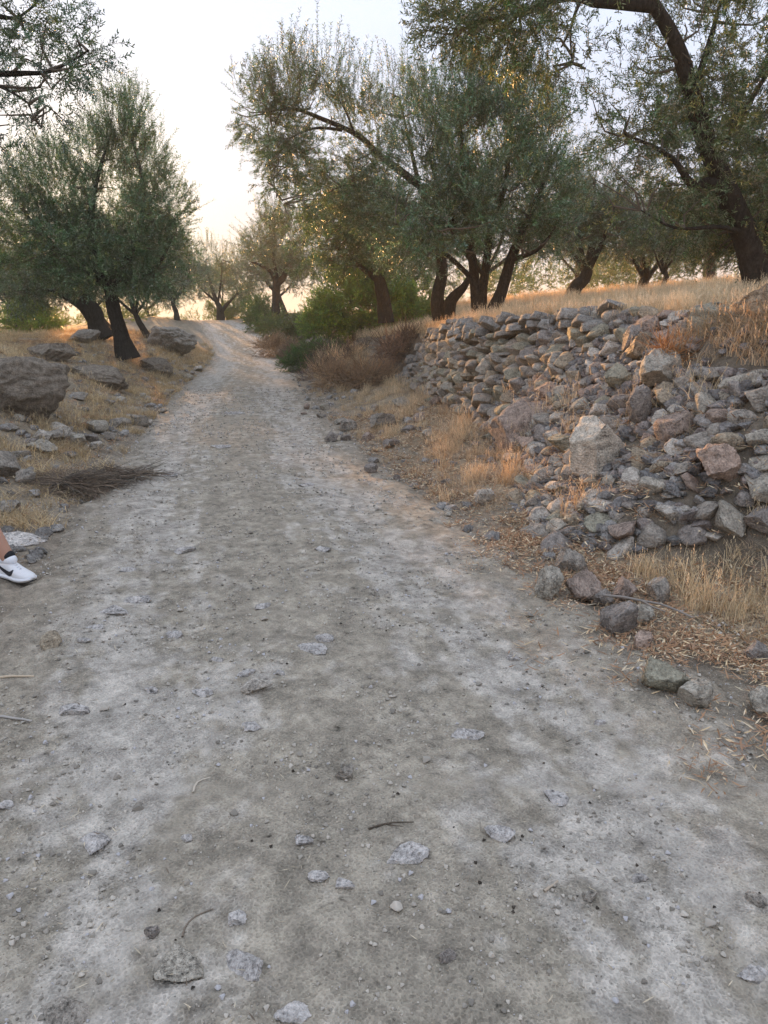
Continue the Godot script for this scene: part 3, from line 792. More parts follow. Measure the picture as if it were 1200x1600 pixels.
	# trees at the crest of the track
	tree("olive_tree", "olive with a bare dark forked trunk on the right verge where the track bends", "olive tree", Vector3(-4.76, 1.54, -34.0),
		[[[Vector3(-4.77, 1.4, -34.0), Vector3(-4.77, 2.08, -34.0), Vector3(-4.78, 2.62, -34.0), Vector3(-4.71, 3.08, -34.0)], [0.21, 0.16, 0.15, 0.13]], [[Vector3(-4.74, 2.87, -34.0), Vector3(-4.45, 3.14, -34.0), Vector3(-4.33, 3.35, -34.0)], [0.14, 0.15, 0.1]]],
		[[[Vector3(-4.74, 2.92, -34.0), Vector3(-4.94, 3.42, -33.8), Vector3(-5.37, 3.75, -33.6), Vector3(-5.72, 3.85, -33.6)], [0.13, 0.09, 0.06, 0.02]], [[Vector3(-4.39, 3.24, -34.0), Vector3(-4.05, 4.11, -34.2), Vector3(-3.61, 4.9, -34.2)], [0.12, 0.08, 0.03]], [[Vector3(-4.65, 3.03, -34.0), Vector3(-4.78, 4.09, -34.0), Vector3(-4.69, 5.14, -34.0)], [0.1, 0.06, 0.02]]],
		[[Vector3(-4.69, 5.14, -34.0), V.call(1.0, 0.7, 1.1), 420, 1.2], [Vector3(-5.37, 4.47, -33.8), V.call(0.7, 0.6, 0.9), 260, 0.6], [Vector3(-3.89, 4.9, -34.2), V.call(1.0, 0.8, 1.0), 420, 0.8], [Vector3(-3.36, 3.84, -34.2), V.call(0.9, 0.7, 1.0), 380, 0.0], [Vector3(-4.46, 3.83, -34.0), V.call(0.9, 0.4, 0.9), 190, 0.1]],
		{"seed": 41, "gap": -0.1, "size": 1.5})
	tree("olive_tree", "slender open tree standing in the light at the crest of the track", "olive tree", Vector3(-10.0, 1.44, -47.0),
		[[[Vector3(-10.01, 1.29, -47.0), Vector3(-10.01, 1.97, -47.0), Vector3(-10.21, 2.53, -47.0), Vector3(-10.54, 3.65, -47.0), Vector3(-10.7, 4.75, -47.0)], [0.28, 0.2, 0.14, 0.08, 0.03]], [[Vector3(-9.98, 1.85, -47.0), Vector3(-9.56, 2.34, -47.0), Vector3(-8.87, 2.98, -47.0)], [0.15, 0.1, 0.05]]],
		[[[Vector3(-10.22, 2.46, -47.0), Vector3(-10.96, 3.09, -47.0), Vector3(-11.43, 3.65, -47.0)], [0.08, 0.05, 0.02]], [[Vector3(-10.15, 2.31, -47.0), Vector3(-9.84, 3.65, -47.0), Vector3(-9.69, 4.94, -47.0)], [0.09, 0.05, 0.02]]],
		[[Vector3(-10.6, 4.57, -47.0), V.call(0.9, 1.2, 1.0), 170, 1.2], [Vector3(-9.65, 4.39, -47.0), V.call(0.9, 1.2, 1.0), 150, 1.2], [Vector3(-8.81, 4.02, -47.0), V.call(0.9, 1.1, 1.0), 260, 0.5], [Vector3(-11.31, 3.65, -47.0), V.call(0.9, 0.9, 1.0), 150, 0.5], [Vector3(-8.63, 3.09, -47.0), V.call(0.6, 0.6, 0.8), 180, 0.0]],
		{"seed": 43, "gap": 0.0, "size": 1.7, "tint": Color(1.2, 1.1, 0.9)})
	# the rest of the grove
	grove_tree("grove olive behind the big dark boulder, its low crown cut by the frame", -9.3, 15.5, 4.2, 1.7, 51, {"sprigs": 330.0})
	grove_tree("small leaning grove olive seen under the crown of the pointed olive", -9.6, 27.0, 3.6, 1.6, 52, {"size": 1.3, "sprigs": 200.0, "lean": -0.5})
	grove_tree("grove olive right of the straight dark trunk, leaning left beside the rock mound", -7.99, 26.0, 3.6, 1.5, 53, {"size": 1.3, "sprigs": 210.0, "lean": -0.4})
	grove_tree("dark round grove olive on a forked trunk just left of the track's crest", -11.6, 43.0, 4.6, 2.1, 54, {"size": 1.6, "sprigs": 230.0})
	grove_tree("far grove olive on the left, in the light between the thin trunks", -17.5, 37.0, 4.4, 2.0, 55, {"size": 1.6, "sprigs": 170.0})
	grove_tree("far grove olive at the left edge with yellow undergrowth at its foot", -20.5, 33.0, 4.0, 1.9, 56, {"size": 1.6, "sprigs": 170.0})
	grove_tree("far pale olive beyond the crest, left of the slender open tree", -17.5, 58.0, 5.2, 2.4, 57, {"size": 1.9, "sprigs": 150.0})
	grove_tree("far pale olive beyond the crest, right of the slender open tree", -12.5, 62.0, 5.0, 2.4, 58, {"size": 1.9, "sprigs": 150.0})
	grove_tree("terrace olive with a thick stubby trunk, right of the bushy olive", 4.75, 19.5, 3.5, 1.1, 59, {"size": 1.15, "sprigs": 230.0, "trunk": 0.15, "fork": 0.2})
	grove_tree("terrace olive with twin trunks and thin crown left of the big old olive", 6.75, 20.5, 3.2, 1.0, 60, {"size": 1.15, "sprigs": 120.0, "trunk": 0.12, "fork": 0.14})
	grove_tree("young round terrace olive with a thin stem and low grey green crown", 6.6, 18.0, 1.75, 0.75, 61, {"size": 0.8, "sprigs": 150.0, "trunk": 0.055, "fork": 0.3})
	grove_tree("far terrace olive with a short thick trunk on the sunlit slope", 12.6, 30.0, 3.8, 1.9, 62, {"size": 1.5, "sprigs": 260.0, "trunk": 0.16})
	grove_tree("far terrace olive behind the stubby trunked olive", 8.2, 33.0, 3.9, 1.9, 63, {"size": 1.5, "sprigs": 240.0})
	grove_tree("dark terrace olive between the bushy olive and the slope behind", 3.1, 25.0, 4.2, 2.0, 64, {"size": 1.4, "sprigs": 180.0})
	grove_tree("terrace olive behind the long limbed olive, trunk half hidden by dry grass", 0.3, 24.0, 4.0, 1.9, 65, {"size": 1.4, "sprigs": 170.0})
	grove_tree("low dark olive filling the corner behind the big old olive", 7.3, 13.2, 2.4, 1.3, 66, {"size": 1.0, "sprigs": 380.0, "trunk": 0.09})
	grove_tree("far olive on the right verge beyond the bend, behind the forked trunk", -5.5, 43.0, 4.4, 2.0, 67, {"size": 1.6, "sprigs": 220.0})
	grove_tree("far terrace olive deep in the grove between two nearer crowns", 16.5, 40.0, 4.8, 2.4, 68, {"size": 1.7, "sprigs": 240.0})
	grove_tree("farthest terrace olive on the upper slope at the right", 19.5, 34.0, 4.8, 2.4, 69, {"size": 1.6, "sprigs": 240.0})
	grove_tree("far grove olive in the light behind the fat twisted trunk", -14.3, 30.0, 3.8, 1.7, 70, {"size": 1.5, "sprigs": 170.0})


func stones_on_wall(wall: Node3D, n_most: int) -> void:
	# dry laid courses on the standing part of the wall
	var made := 0
	var rest := Scatter.new()
	var f := 0.03
	var course := 0
	while f < 1.06:
		var h := rng.randf_range(0.085, 0.145)
		var d := 7.5 + rng.randf() * 0.2
		if f > 0.55: d = 6.9
		var dend := 14.1 - maxf(0.0, f - 0.55) * 1.2
		while d < dend:
			var w := rng.randf_range(0.12, 0.32) * (1.25 if f > 0.85 else 1.0)
			var r := row(d + w * 0.5)
			var ff := f + nz.get_noise_2d(d * 14.0, course * 50.0) * 0.13
			var x: float = r[0] + r[1] + lerpf(r[3], r[5], ff) - 0.03 + rng.randf_range(-0.07, 0.05)
			var y: float = r[2] + lerpf(r[4], r[6], ff) + rng.randf_range(-0.03, 0.03)
			var dd := d + w * 0.5
			var slope := (tbl(CX, dd + 0.5) - tbl(CX, dd - 0.5))
			var hh := h * rng.randf_range(0.95, 1.9)
			var t := pose(Vector3(x, y, -dd), Vector3(rng.randf_range(0.22, 0.34), hh, w * 1.12), atan(-slope) * -1.0 + rng.randf_range(-0.4, 0.4), rng.randf_range(-0.3, 0.3), rng.randf_range(-0.3, 0.2))
			if made < n_most and dd < 13.2: 
				part("stone", STONES[rng.randi() % STONES.size()], RM[[0, 0, 1, 2, 5, 5, 4, 0][rng.randi() % 8]], wall, Transform3D(t.basis, t.origin - wall.position))
				made += 1
			else: rest.put(t.translated(-wall.position), Color(0.42, 0.395, 0.35) * rng.randf_range(0.75, 1.2))
			d += w * 0.93
		f += h / 1.15 * 0.88
		course += 1
	many("small_stones", rest, STONES[2], M.chip, wall)

func slope_point(d: float, f: float) -> Vector3:
	var r := row(d)
	return Vector3(r[0] + r[1] + lerpf(r[3], r[5], f), r[2] + lerpf(r[4], r[6], f), -d)

func in_bank(d: float, f: float) -> bool:   # the earth bank at the upper right, free of stones
	return d < 5.75 + nz.get_noise_2d(f * 60.0, d * 30.0) * 0.3 and f > 0.74

func rubble(heap: Node3D, n_most: int) -> void:
	var taken := []
	# the single named stones keep their place free
	for p in KEEP: taken.append([slope_point(p[0], p[1]), p[2]])
	var made := 0
	var small: Array = [Scatter.new(), Scatter.new(), Scatter.new()]
	for pass_k in 5:
		var size_hi: float = [0.30, 0.23, 0.185, 0.15, 0.12][pass_k]
		var size_lo: float = [0.23, 0.185, 0.15, 0.12, 0.09][pass_k]
		for k in [25, 160, 900, 2200, 3200][pass_k]:
			var d := rng.randf_range(3.3, 7.7)
			var f := rng.randf_range(-0.12, 1.03)
			if d > 7.3 and f > 0.62: continue
			if in_bank(d, f): continue
			if d < 4.2 and f < 0.45 - (d - 3.5) * 0.6: continue
			if f < 0.0 and rng.randf() < 0.4: continue
			if d > 7.0 and rng.randf() < 0.4: continue
			var sz := rng.randf_range(size_lo, size_hi)
			var p := slope_point(d, f)
			var ok := true
			for q in taken:
				if p.distance_to(q[0]) < (sz + q[1]) * 0.37:
					ok = false
					break
			if not ok: continue
			taken.append([p, sz])
			var dims := Vector3(sz * rng.randf_range(0.85, 1.25), sz * rng.randf_range(0.5, 0.85), sz * rng.randf_range(0.9, 1.3))
			var t := pose(p + Vector3(-0.4, 0.7, 0) * sz * 0.16, dims, rng.randf() * TAU, rng.randf_range(-0.5, 0.5), rng.randf_range(-0.2, 0.7))
			if made >= n_most:
				small[k % 3].put(t.translated(-heap.position), [Color(0.44, 0.41, 0.37), Color(0.42, 0.36, 0.31), Color(0.37, 0.35, 0.32)][k % 3] * rng.randf_range(0.75, 1.25))
				continue
			part("stone", (ROCKS if sz > 0.24 else STONES)[rng.randi() % 14], RM[[0, 1, 1, 2, 3, 4, 6, 0, 0, 5, 1, 7, 6, 4][rng.randi() % 14]], heap, Transform3D(t.basis, t.origin - heap.position))
			made += 1
	# small chips in the gaps
	for k in 2600:
		var d := rng.randf_range(3.4, 8.6)
		var f := rng.randf_range(-0.2, 1.0)
		if in_bank(d, f) and rng.randf() < 0.85: continue
		if d < 4.1 and f < 0.3: continue
		var p := slope_point(d, f)
		var sz := rng.randf_range(0.04, 0.125)
		small[k % 3].put(pose(p + Vector3(-0.02, 0.01, 0), Vector3(sz * 1.2, sz * 0.75, sz), rng.randf() * TAU, rng.randf_range(-0.6, 0.6), rng.randf_range(-0.6, 0.6)).translated(-heap.position), [Color(0.44, 0.41, 0.37), Color(0.40, 0.34, 0.30), Color(0.34, 0.32, 0.30)][k % 3] * rng.randf_range(0.7, 1.25))
	for k in 3: many("stone_chips", small[k], STONES[k * 4], M.chip, heap)

# distance, place on the slope (0 foot, 1 top), size of the single stones in the heap
const KEEP := [[5.1, 0.30, 0.56], [6.82, 0.10, 0.60], [4.25, 0.36, 0.36], [5.88, 0.60, 0.28], [7.0, 0.72, 0.3], [5.2, 0.48, 0.26], [5.48, 0.66, 0.30]]

const ORD := ["first", "second", "third", "fourth", "fifth", "sixth", "seventh", "eighth", "ninth", "tenth", "eleventh", "twelfth", "thirteenth", "fourteenth", "fifteenth", "sixteenth", "seventeenth", "eighteenth", "nineteenth", "twentieth"]
const SHADE := ["grey", "light grey", "dark grey", "pinkish", "tan", "greenish grey", "pale grey", "brownish", "pale", "dark brown"]

func build_stones(road: Node) -> void:
	var wall := thing("dry_stone_wall", on_land(1.2, 10.5), "long grey dry stone wall holding up the grassy terrace on the right", "stone wall")
	stones_on_wall(wall, 300)
	var heap := thing("collapsed_wall", on_land(1.8, 5.8), "collapsed near end of the stone wall, a slope of loose tumbled stones", "stone heap")
	rubble(heap, 300)
	# the stones of the heap that stand out
	var p := slope_point(5.1, 0.30)
	tag(part("boulder", ROCKS[7], M.pale_rock, self, pose(p + Vector3(-0.1, 0.08, 0.0), Vector3(0.40, 0.44, 0.36), 0.4, 0.1, 0.25)), "large pale rounded boulder in the middle of the collapsed stones", "boulder")
	p = slope_point(6.82, 0.10)
	tag(part("boulder", ROCKS[5], RM[7], self, pose(p + Vector3(0.05, 0.14, 0), Vector3(0.55, 0.50, 0.75), 0.3, 0.2, 0.5)), "large brownish slab boulder at the foot of the wall, above the dry verge", "boulder")
	p = slope_point(4.25, 0.36)
	tag(part("boulder", ROCKS[8], RM[3], self, pose(p + Vector3(-0.05, 0.06, 0), Vector3(0.30, 0.26, 0.28), 1.1, 0.1, 0.3)), "squarish pinkish block near the right edge of the collapsed stones", "boulder")
	p = slope_point(5.88, 0.60)
	tag(part("boulder", ROCKS[1], RM[5], self, pose(p + Vector3(-0.04, 0.06, 0), Vector3(0.28, 0.24, 0.26), 2.0, 0.1, 0.2)), "round mossy grey stone halfway up the collapsed slope", "stone")
	p = slope_point(5.2, 0.48)
	tag(part("boulder", ROCKS[11], RM[2], self, pose(p + Vector3(-0.05, 0.1, 0), Vector3(0.2, 0.32, 0.2), 0.5, 0.1, 0.3)), "upright dark blotched stone just right of the pale boulder", "stone")
	p = slope_point(5.48, 0.66)
	tag(part("boulder", ROCKS[9], RM[1], self, pose(p + Vector3(-0.05, 0.08, 0), Vector3(0.34, 0.24, 0.3), 0.9, 0.2, 0.4)), "sharp edged grey block below the earth bank", "stone")
	rock("boulder", 2.42, 5.75, Vector3(0.34, 0.3, 0.34), 5, 4, 0.2, "rounded lichen grey boulder on the crest of the earth bank", "boulder", "", 0.4, -0.06)
	rock("boulder", 2.72, 5.35, Vector3(0.42, 0.40, 0.6), 4, 6, 0.3, "tan rock jutting from the earth bank at the right edge", "boulder", "", 0.9, -0.05)
	rock("boulder", 2.05, 6.25, Vector3(0.24, 0.24, 0.2), 2, 2, 0.1, "pointed dark stone perched on top of the wall", "stone", "", 0.9, 0.02)
	# stones fallen to the edge of the track
	rock("stone", 0.85, 3.61, Vector3(0.15, 0.20, 0.14), 1, 8, 0.15, "upright pale grey stone standing at the track edge, first of the fallen row", "stone")
	rock("stone", 1.02, 3.62, Vector3(0.20, 0.18, 0.18), 7, 1, 0.15, "brown rounded stone second in the fallen row, beside the upright pale stone", "stone")
	rock("stone", 1.08, 4.05, Vector3(0.19, 0.15, 0.16), 0, 3, 0.1, "grey stone propped behind the brown rounded stone", "stone")
	rock("stone", 1.11, 3.53, Vector3(0.10, 0.10, 0.10), 2, 5, 0.15, "small dark stone wedged between larger stones at the track edge", "stone")
	rock("stone", 1.23, 3.59, Vector3(0.14, 0.13, 0.13), 7, 12, 0.1, "brownish smooth stone right of the small dark wedged stone", "stone")
	rock("stone", 1.41, 3.59, Vector3(0.12, 0.16, 0.12), 0, 6, 0.15, "upright grey stone in dry stalks behind the fallen row", "stone")
	rock("stone", 1.07, 3.14, Vector3(0.17, 0.17, 0.16), 2, 10, 0.12, "dark blue grey stone at the track edge above the small round pale stone", "stone")
	rock("stone", 1.24, 3.32, Vector3(0.16, 0.10, 0.10), 1, 2, 0.1, "flat topped grey stone behind the dark blue grey stone", "stone")
	rock("stone", 1.12, 2.98, Vector3(0.115, 0.07, 0.08), 3, 4, 0.15, "small round pinkish pale stone lying on brown litter", "stone")
	rock("stone", 1.08, 2.61, Vector3(0.19, 0.15, 0.14), 5, 1, 0.18, "olive grey rounded stone nearest the camera on the right edge, larger of the pair", "stone")
	rock("stone", 1.16, 2.51, Vector3(0.14, 0.11, 0.12), 1, 9, 0.2, "smaller grey stone of the pair nearest the camera on the right edge", "stone")
	rock("stone", 1.59, 2.91, Vector3(0.11, 0.09, 0.10), 2, 7, 0.15, "bluish dark stone in the litter at the right edge", "stone")
	rock("stone", 1.41, 2.48, Vector3(0.12, 0.10, 0.12), 1, 3, 0.15, "grey stone half out of the frame beside the brown litter", "stone")
	rock("stone", 0.76, 5.47, Vector3(0.17, 0.15, 0.14), 6, 11, 0.15, "pale stone lying alone on the dry verge", "stone")
	rock("stone", -0.12, 6.92, Vector3(0.14, 0.09, 0.11), 2, 0, 0.1, "lone dark stone on the track near its right edge", "stone")
	rock("stone", -0.12, 2.06, Vector3(0.065, 0.05, 0.06), 0, 1, 0.15, "fist sized brown grey pebble stone in the middle of the near track", "stone")
	rock("stone", -1.46, 3.01, Vector3(0.13, 0.065, 0.09), 4, 3, 0.15, "flat brown stone on the left side of the track", "stone")
	rock("stone", -0.49, 2.61, Vector3(0.13, 0.06, 0.09), 6, 8, 0.25, "pale angular stone half sunk left of the middle of the track", "stone")
	rock("stone", -0.54, 1.43, Vector3(0.035, 0.028, 0.03), 2, 4, 0.15, "small round grey pebble stone at the lower left of the track", "stone")
	rock("stone", 0.44, 14.0, Vector3(0.4, 0.3, 0.4), 0, 8, 0.2, "thick grey stone capping the far end of the wall", "stone", "", 0.3)
	# stones strewn along the right verge
	var verge := [[0, 0, 0.34], [0, 0, 0.3], [0, 0, 0.22], [0, 0, 0.16], [0, 0, 0.3], [0, 0, 0.14], [0, 0, 0.2], [0, 0, 0.16], [0, 0, 0.14], [0, 0, 0.16], [0, 0, 0.15], [0, 0, 0.14], [0, 0, 0.12], [0, 0, 0.14], [0, 0, 0.2], [0, 0, 0.2], [0, 0, 0.18], [0, 0, 0.07], [0, 0, 0.08], [0, 0, 0.1]]
	var verge_xd := [-0.02, 9.41, 0.23, 10.73, 0.31, 8.89, 0.44, 9.27, -0.46, 9.71, -0.64, 10.33, -0.61, 8.76, -0.19, 8.76, -0.37, 10.82, -0.96, 12.01, -0.46, 8.76, -1.24, 12.01, -0.93, 10.82, 0.48, 8.13, 0.08, 8.13, 0.71, 10.3, -0.14, 11.16, 0.47, 5.23, 0.12, 6.57, -1.22, 11.35]
	var order := range(verge.size())
	order.sort_custom(func(a, b): return verge_xd[a * 2 + 1] > verge_xd[b * 2 + 1])
	for n in order.size():
		var k: int = order[n]
		var w: float = verge[k][2]
		var tone: int = [0, 1, 2, 7][k % 4]
		rock("stone", verge_xd[k * 2], verge_xd[k * 2 + 1], Vector3(w, w * rng.randf_range(0.5, 0.8), w * rng.randf_range(0.7, 1.0)), tone, k, 0.15, "%s %s stone, %s along the right verge from the far end" % ["large" if w > 0.21 else ("small" if w < 0.145 else "middling"), SHADE[tone], ORD[n]], "stone", "stones strewn on the right verge")
	# rocks of the left bank
	rock("boulder", -3.98, 8.3, Vector3(1.0, 0.72, 0.95), 9, 3, 0.14, "big dark rough boulder on the left bank at the frame edge", "boulder", "", 0.5)
	rock("boulder", -5.92, 13.5, Vector3(0.8, 0.36, 0.6), 9, 6, 0.2, "grey ledge of rock behind the big dark boulder", "boulder", "", 0.2)
	rock("boulder", -4.75, 12.5, Vector3(0.95, 0.4, 0.6), 9, 9, 0.2, "low flat dark ledge rock right of the big boulder", "boulder", "", 0.1)
	rock("boulder", -5.29, 17.5, Vector3(0.8, 0.5, 0.7), 9, 4, 0.2, "dark rounded rock right of the pointed olive's trunk", "boulder", "", 0.4)
	rock("boulder", -6.77, 24.0, Vector3(1.4, 0.9, 1.8), 0, 13, 0.2, "craggy mound of rock at the left track edge before the crest", "boulder", "", 0.8)
	rock("boulder", -7.45, 19.0, Vector3(0.8, 0.4, 0.6), 0, 2, 0.2, "small ledge stone just behind the straight dark trunk", "boulder", "", 0.8)
	rock("boulder", -3.49, 7.98, Vector3(0.28, 0.2, 0.24), 6, 3, 0.2, "pale grey stone below the big dark boulder", "stone")
	rock("boulder", -2.92, 5.92, Vector3(0.22, 0.13, 0.16), 0, 8, 0.15, "grey stone beside the dark brush pile on the left", "stone")
	rock("slab", -2.4, 4.59, Vector3(0.42, 0.05, 0.34), 8, 6, 0.4, "flat pale slab in the ground behind the white shoe", "stone", "", 0.1)
	rock("stone", -2.72, 5.19, Vector3(0.22, 0.11, 0.16), 0, 5, 0.2, "grey stone above the flat pale slab on the left", "stone")
	var left := [["below the big dark boulder", [-3.74, 7.41, -3.87, 7.84, -3.46, 7.22, -3.46, 7.51, -3.42, 7.63, -3.37, 7.97, -3.26, 7.82, -3.27, 8.22, -3.06, 7.82, -3.17, 8.53]],
		["in the grass right of the big dark boulder", [-4.28, 10.5, -3.41, 8.79, -4.04, 11.0, -4.09, 11.6, -3.37, 9.44, -3.31, 10.03, -4.21, 13.0, -4.09, 14.0]],
		["along the left track edge towards the crest", [-3.28, 10.3, -3.44, 11.59, -4.15, 14.54, -4.69, 18.0, -4.96, 19.49, -5.17, 21.0]],
		["around the dark brush pile", [-3.19, 6.08, -3.3, 6.66, -3.34, 7.15, -3.1, 7.25]]]
	var kk := 0
	for zone in left:
		var xd: Array = zone[1]
		for k in xd.size() / 2:
			var w := rng.randf_range(0.14, 0.32)
			var tone: int = [0, 1, 2, 6, 0][kk % 5]
			rock("stone", xd[k * 2], xd[k * 2 + 1], Vector3(w, w * rng.randf_range(0.45, 0.8), w * rng.randf_range(0.7, 1.1)), tone, kk + 3, 0.2, "%s stone, %s from the left %s" % [SHADE[tone], ORD[k], zone[0]], "stone", "stones lying on the left bank")
			kk += 1
	# flat stones trodden into the track
	var sunk := [[0, 0, 0.111, 8], [0, 0, 0.136, 8], [0, 0, 0.136, 6], [0, 0, 0.068, 8], [0, 0, 0.085, 8], [0, 0, 0.076, 6], [0, 0, 0.128, 8], [0, 0, 0.085, 8], [0, 0, 0.076, 6], [0, 0, 0.068, 8], [0, 0, 0.06, 8], [0, 0, 0.102, 6], [0, 0, 0.111, 6], [0, 0, 0.076, 8], [0, 0, 0.051, 6], [0, 0, 0.085, 8], [0, 0, 0.111, 1], [0, 0, 0.093, 8], [0, 0, 0.102, 0], [0, 0, 0.051, 6], [0, 0, 0.068, 6], [0, 0, 0.043, 8], [0, 0, 0.068, 8], [0, 0, 0.043, 6], [0, 0, 0.068, 8], [0, 0, 0.043, 8], [0, 0, 0.034, 8], [0, 0, 0.043, 0], [0, 0, 0.038, 0], [0, 0, 0.034, 2], [0, 0, 0.051, 8], [0, 0, 0.06, 6], [0, 0, 0.085, 8], [0, 0, 0.06, 8], [0, 0, 0.043, 8], [0, 0, 0.34, 6], [0, 0, 0.212, 8], [0, 0, 0.043, 8], [0, 0, 0.085, 8], [0, 0, 0.085, 6], [0, 0, 0.212, 8], [0, 0, 0.128, 8], [0, 0, 0.119, 8], [0, 0, 0.102, 6], [0, 0, 0.051, 8]]
	var sunk_xd := [-1.14, 2.46, -1.27, 3.58, -1.32, 3.4, -1.34, 3.21, -1.46, 4.02, -0.56, 2.76, -0.31, 3.0, -0.27, 3.1, -0.7, 2.59, -0.47, 2.35, -0.91, 2.63, 0.29, 2.3, 0.06, 1.69, 0.32, 1.77, 0.55, 2.91, -0.81, 1.78, -0.45, 1.34, -0.31, 1.35, -0.66, 1.23, -0.17, 1.61, -0.19, 1.23, -0.35, 1.47, 0.52, 1.96, 0.66, 1.62, 0.82, 1.34, 0.78, 2.41, -0.55, 1.78, 0.92, 1.54, 0.51, 1.54, 0.14, 1.36, -0.1, 1.58, -0.71, 2.91, -1.46, 3.04, -1.33, 3.04, -1.12, 1.91, -2.3, 11.35, -1.84, 8.3, -0.42, 2.76, -0.97, 3.17, -0.61, 3.49, -2.02, 6.86, -0.67, 6.3, -1.25, 4.45, -0.38, 4.45, -0.22, 1.74]
	for k in sunk.size():
		var w: float = sunk[k][2]
		var t := pose(on_road(sunk_xd[k * 2], sunk_xd[k * 2 + 1], 0.003), Vector3(w * 1.15, minf(0.018 + w * 0.14, 0.05), w * rng.randf_range(0.6, 0.95)), rng.randf_range(-0.7, 0.7), rng.randf_range(-0.05, 0.05), rng.randf_range(-0.05, 0.05))
		part("stone", ROCKS[(k * 5) % 14], M.pale_stone if sunk[k][3] >= 6 else RM[int(sunk[k][3])], road, t)

func build_gravel() -> void:
	var lumps := Scatter.new()
	for k in 900:
		var d := 4.2 + pow(rng.randf(), 1.3) * 20.0
		var r := row(d)
		var x := r[0] - r[1] - 0.05 - absf(rng.randfn(0.0, 1.0)) if k < 560 else r[0] + r[1] + rng.randf_range(-0.1, 1.2)
		if nf.get_noise_2d(x * 30.0, d * 30.0 + 90.0) < 0.0: continue
		var sz := rng.randf_range(0.03, 0.11) * (1.0 + d * 0.02)
		lumps.put(pose(Vector3(x, surf(x, d) + sz * 0.15, -d), Vector3(sz * 1.3, sz * 0.7, sz), rng.randf() * TAU, rng.randf_range(-0.3, 0.3)), Color(0.44, 0.41, 0.37) * rng.randf_range(0.7, 1.3))
	tag(many("rubble", lumps, STONES[6], M.chip, self), "small broken stones scattered over both verges of the track", "rubble")
	var g := Scatter.new()
	var dark := Scatter.new()
	for k in 75000:
		var d := 0.9 + pow(rng.randf(), 1.7) * 15.0
		var r := row(d)
		var t := rng.randf_range(-1.0, 1.0) * (r[1] + 0.5)
		var x := r[0] + t
		var n := nf.get_noise_2d(x * 30.0 + 300.0, d * 30.0)
		if n < -0.02 + rng.randf_range(-0.25, 0.25): continue
		var sz := 0.0025 + 0.010 * pow(rng.randf(), 4.0) * (1.0 + d * 0.10)
		if rng.randf() < 0.006: sz = rng.randf_range(0.014, 0.030)
		var y := maxf(road_y(x, d), land(x, d)) if absf(t) > r[1] - 0.1 else road_y(x, d)
		var c := Color(0.40, 0.36, 0.30) * rng.randf_range(0.5, 1.35)
		if rng.randf() < 0.12: c = Color(0.46, 0.44, 0.43)
		g.put(pose(Vector3(x, y + sz * 0.22, -d), Vector3(sz * 1.25, sz * 0.8, sz), rng.randf() * TAU, rng.randf_range(-0.3, 0.3)), c)
	for k in 260:
		var d := 1.0 + pow(rng.randf(), 1.3) * 6.0
		var r := row(d)
		var x := r[0] + rng.randfn(0.35, 0.5)
		if absf(x - r[0]) > r[1]: continue
		if nf.get_noise_2d(x * 22.0 + 40.0, d * 22.0) < 0.0: continue
		var sz := rng.randf_range(0.004, 0.010)
		dark.put(pose(on_road(x, d, sz * 0.3), Vector3(sz * 1.2, sz * 0.85, sz), rng.randf() * TAU), Color(0.06, 0.05, 0.04) * rng.randf_range(0.6, 1.6))
	var a := many("gravel", g, S.grit, M.pebble, self)
	tag(a, "loose gravel and grit scattered over the track", "gravel")
	var b := many("droppings", dark, S.grit, M.pebble, self)
	tag(b, "small black droppings scattered along the middle of the track", "droppings")

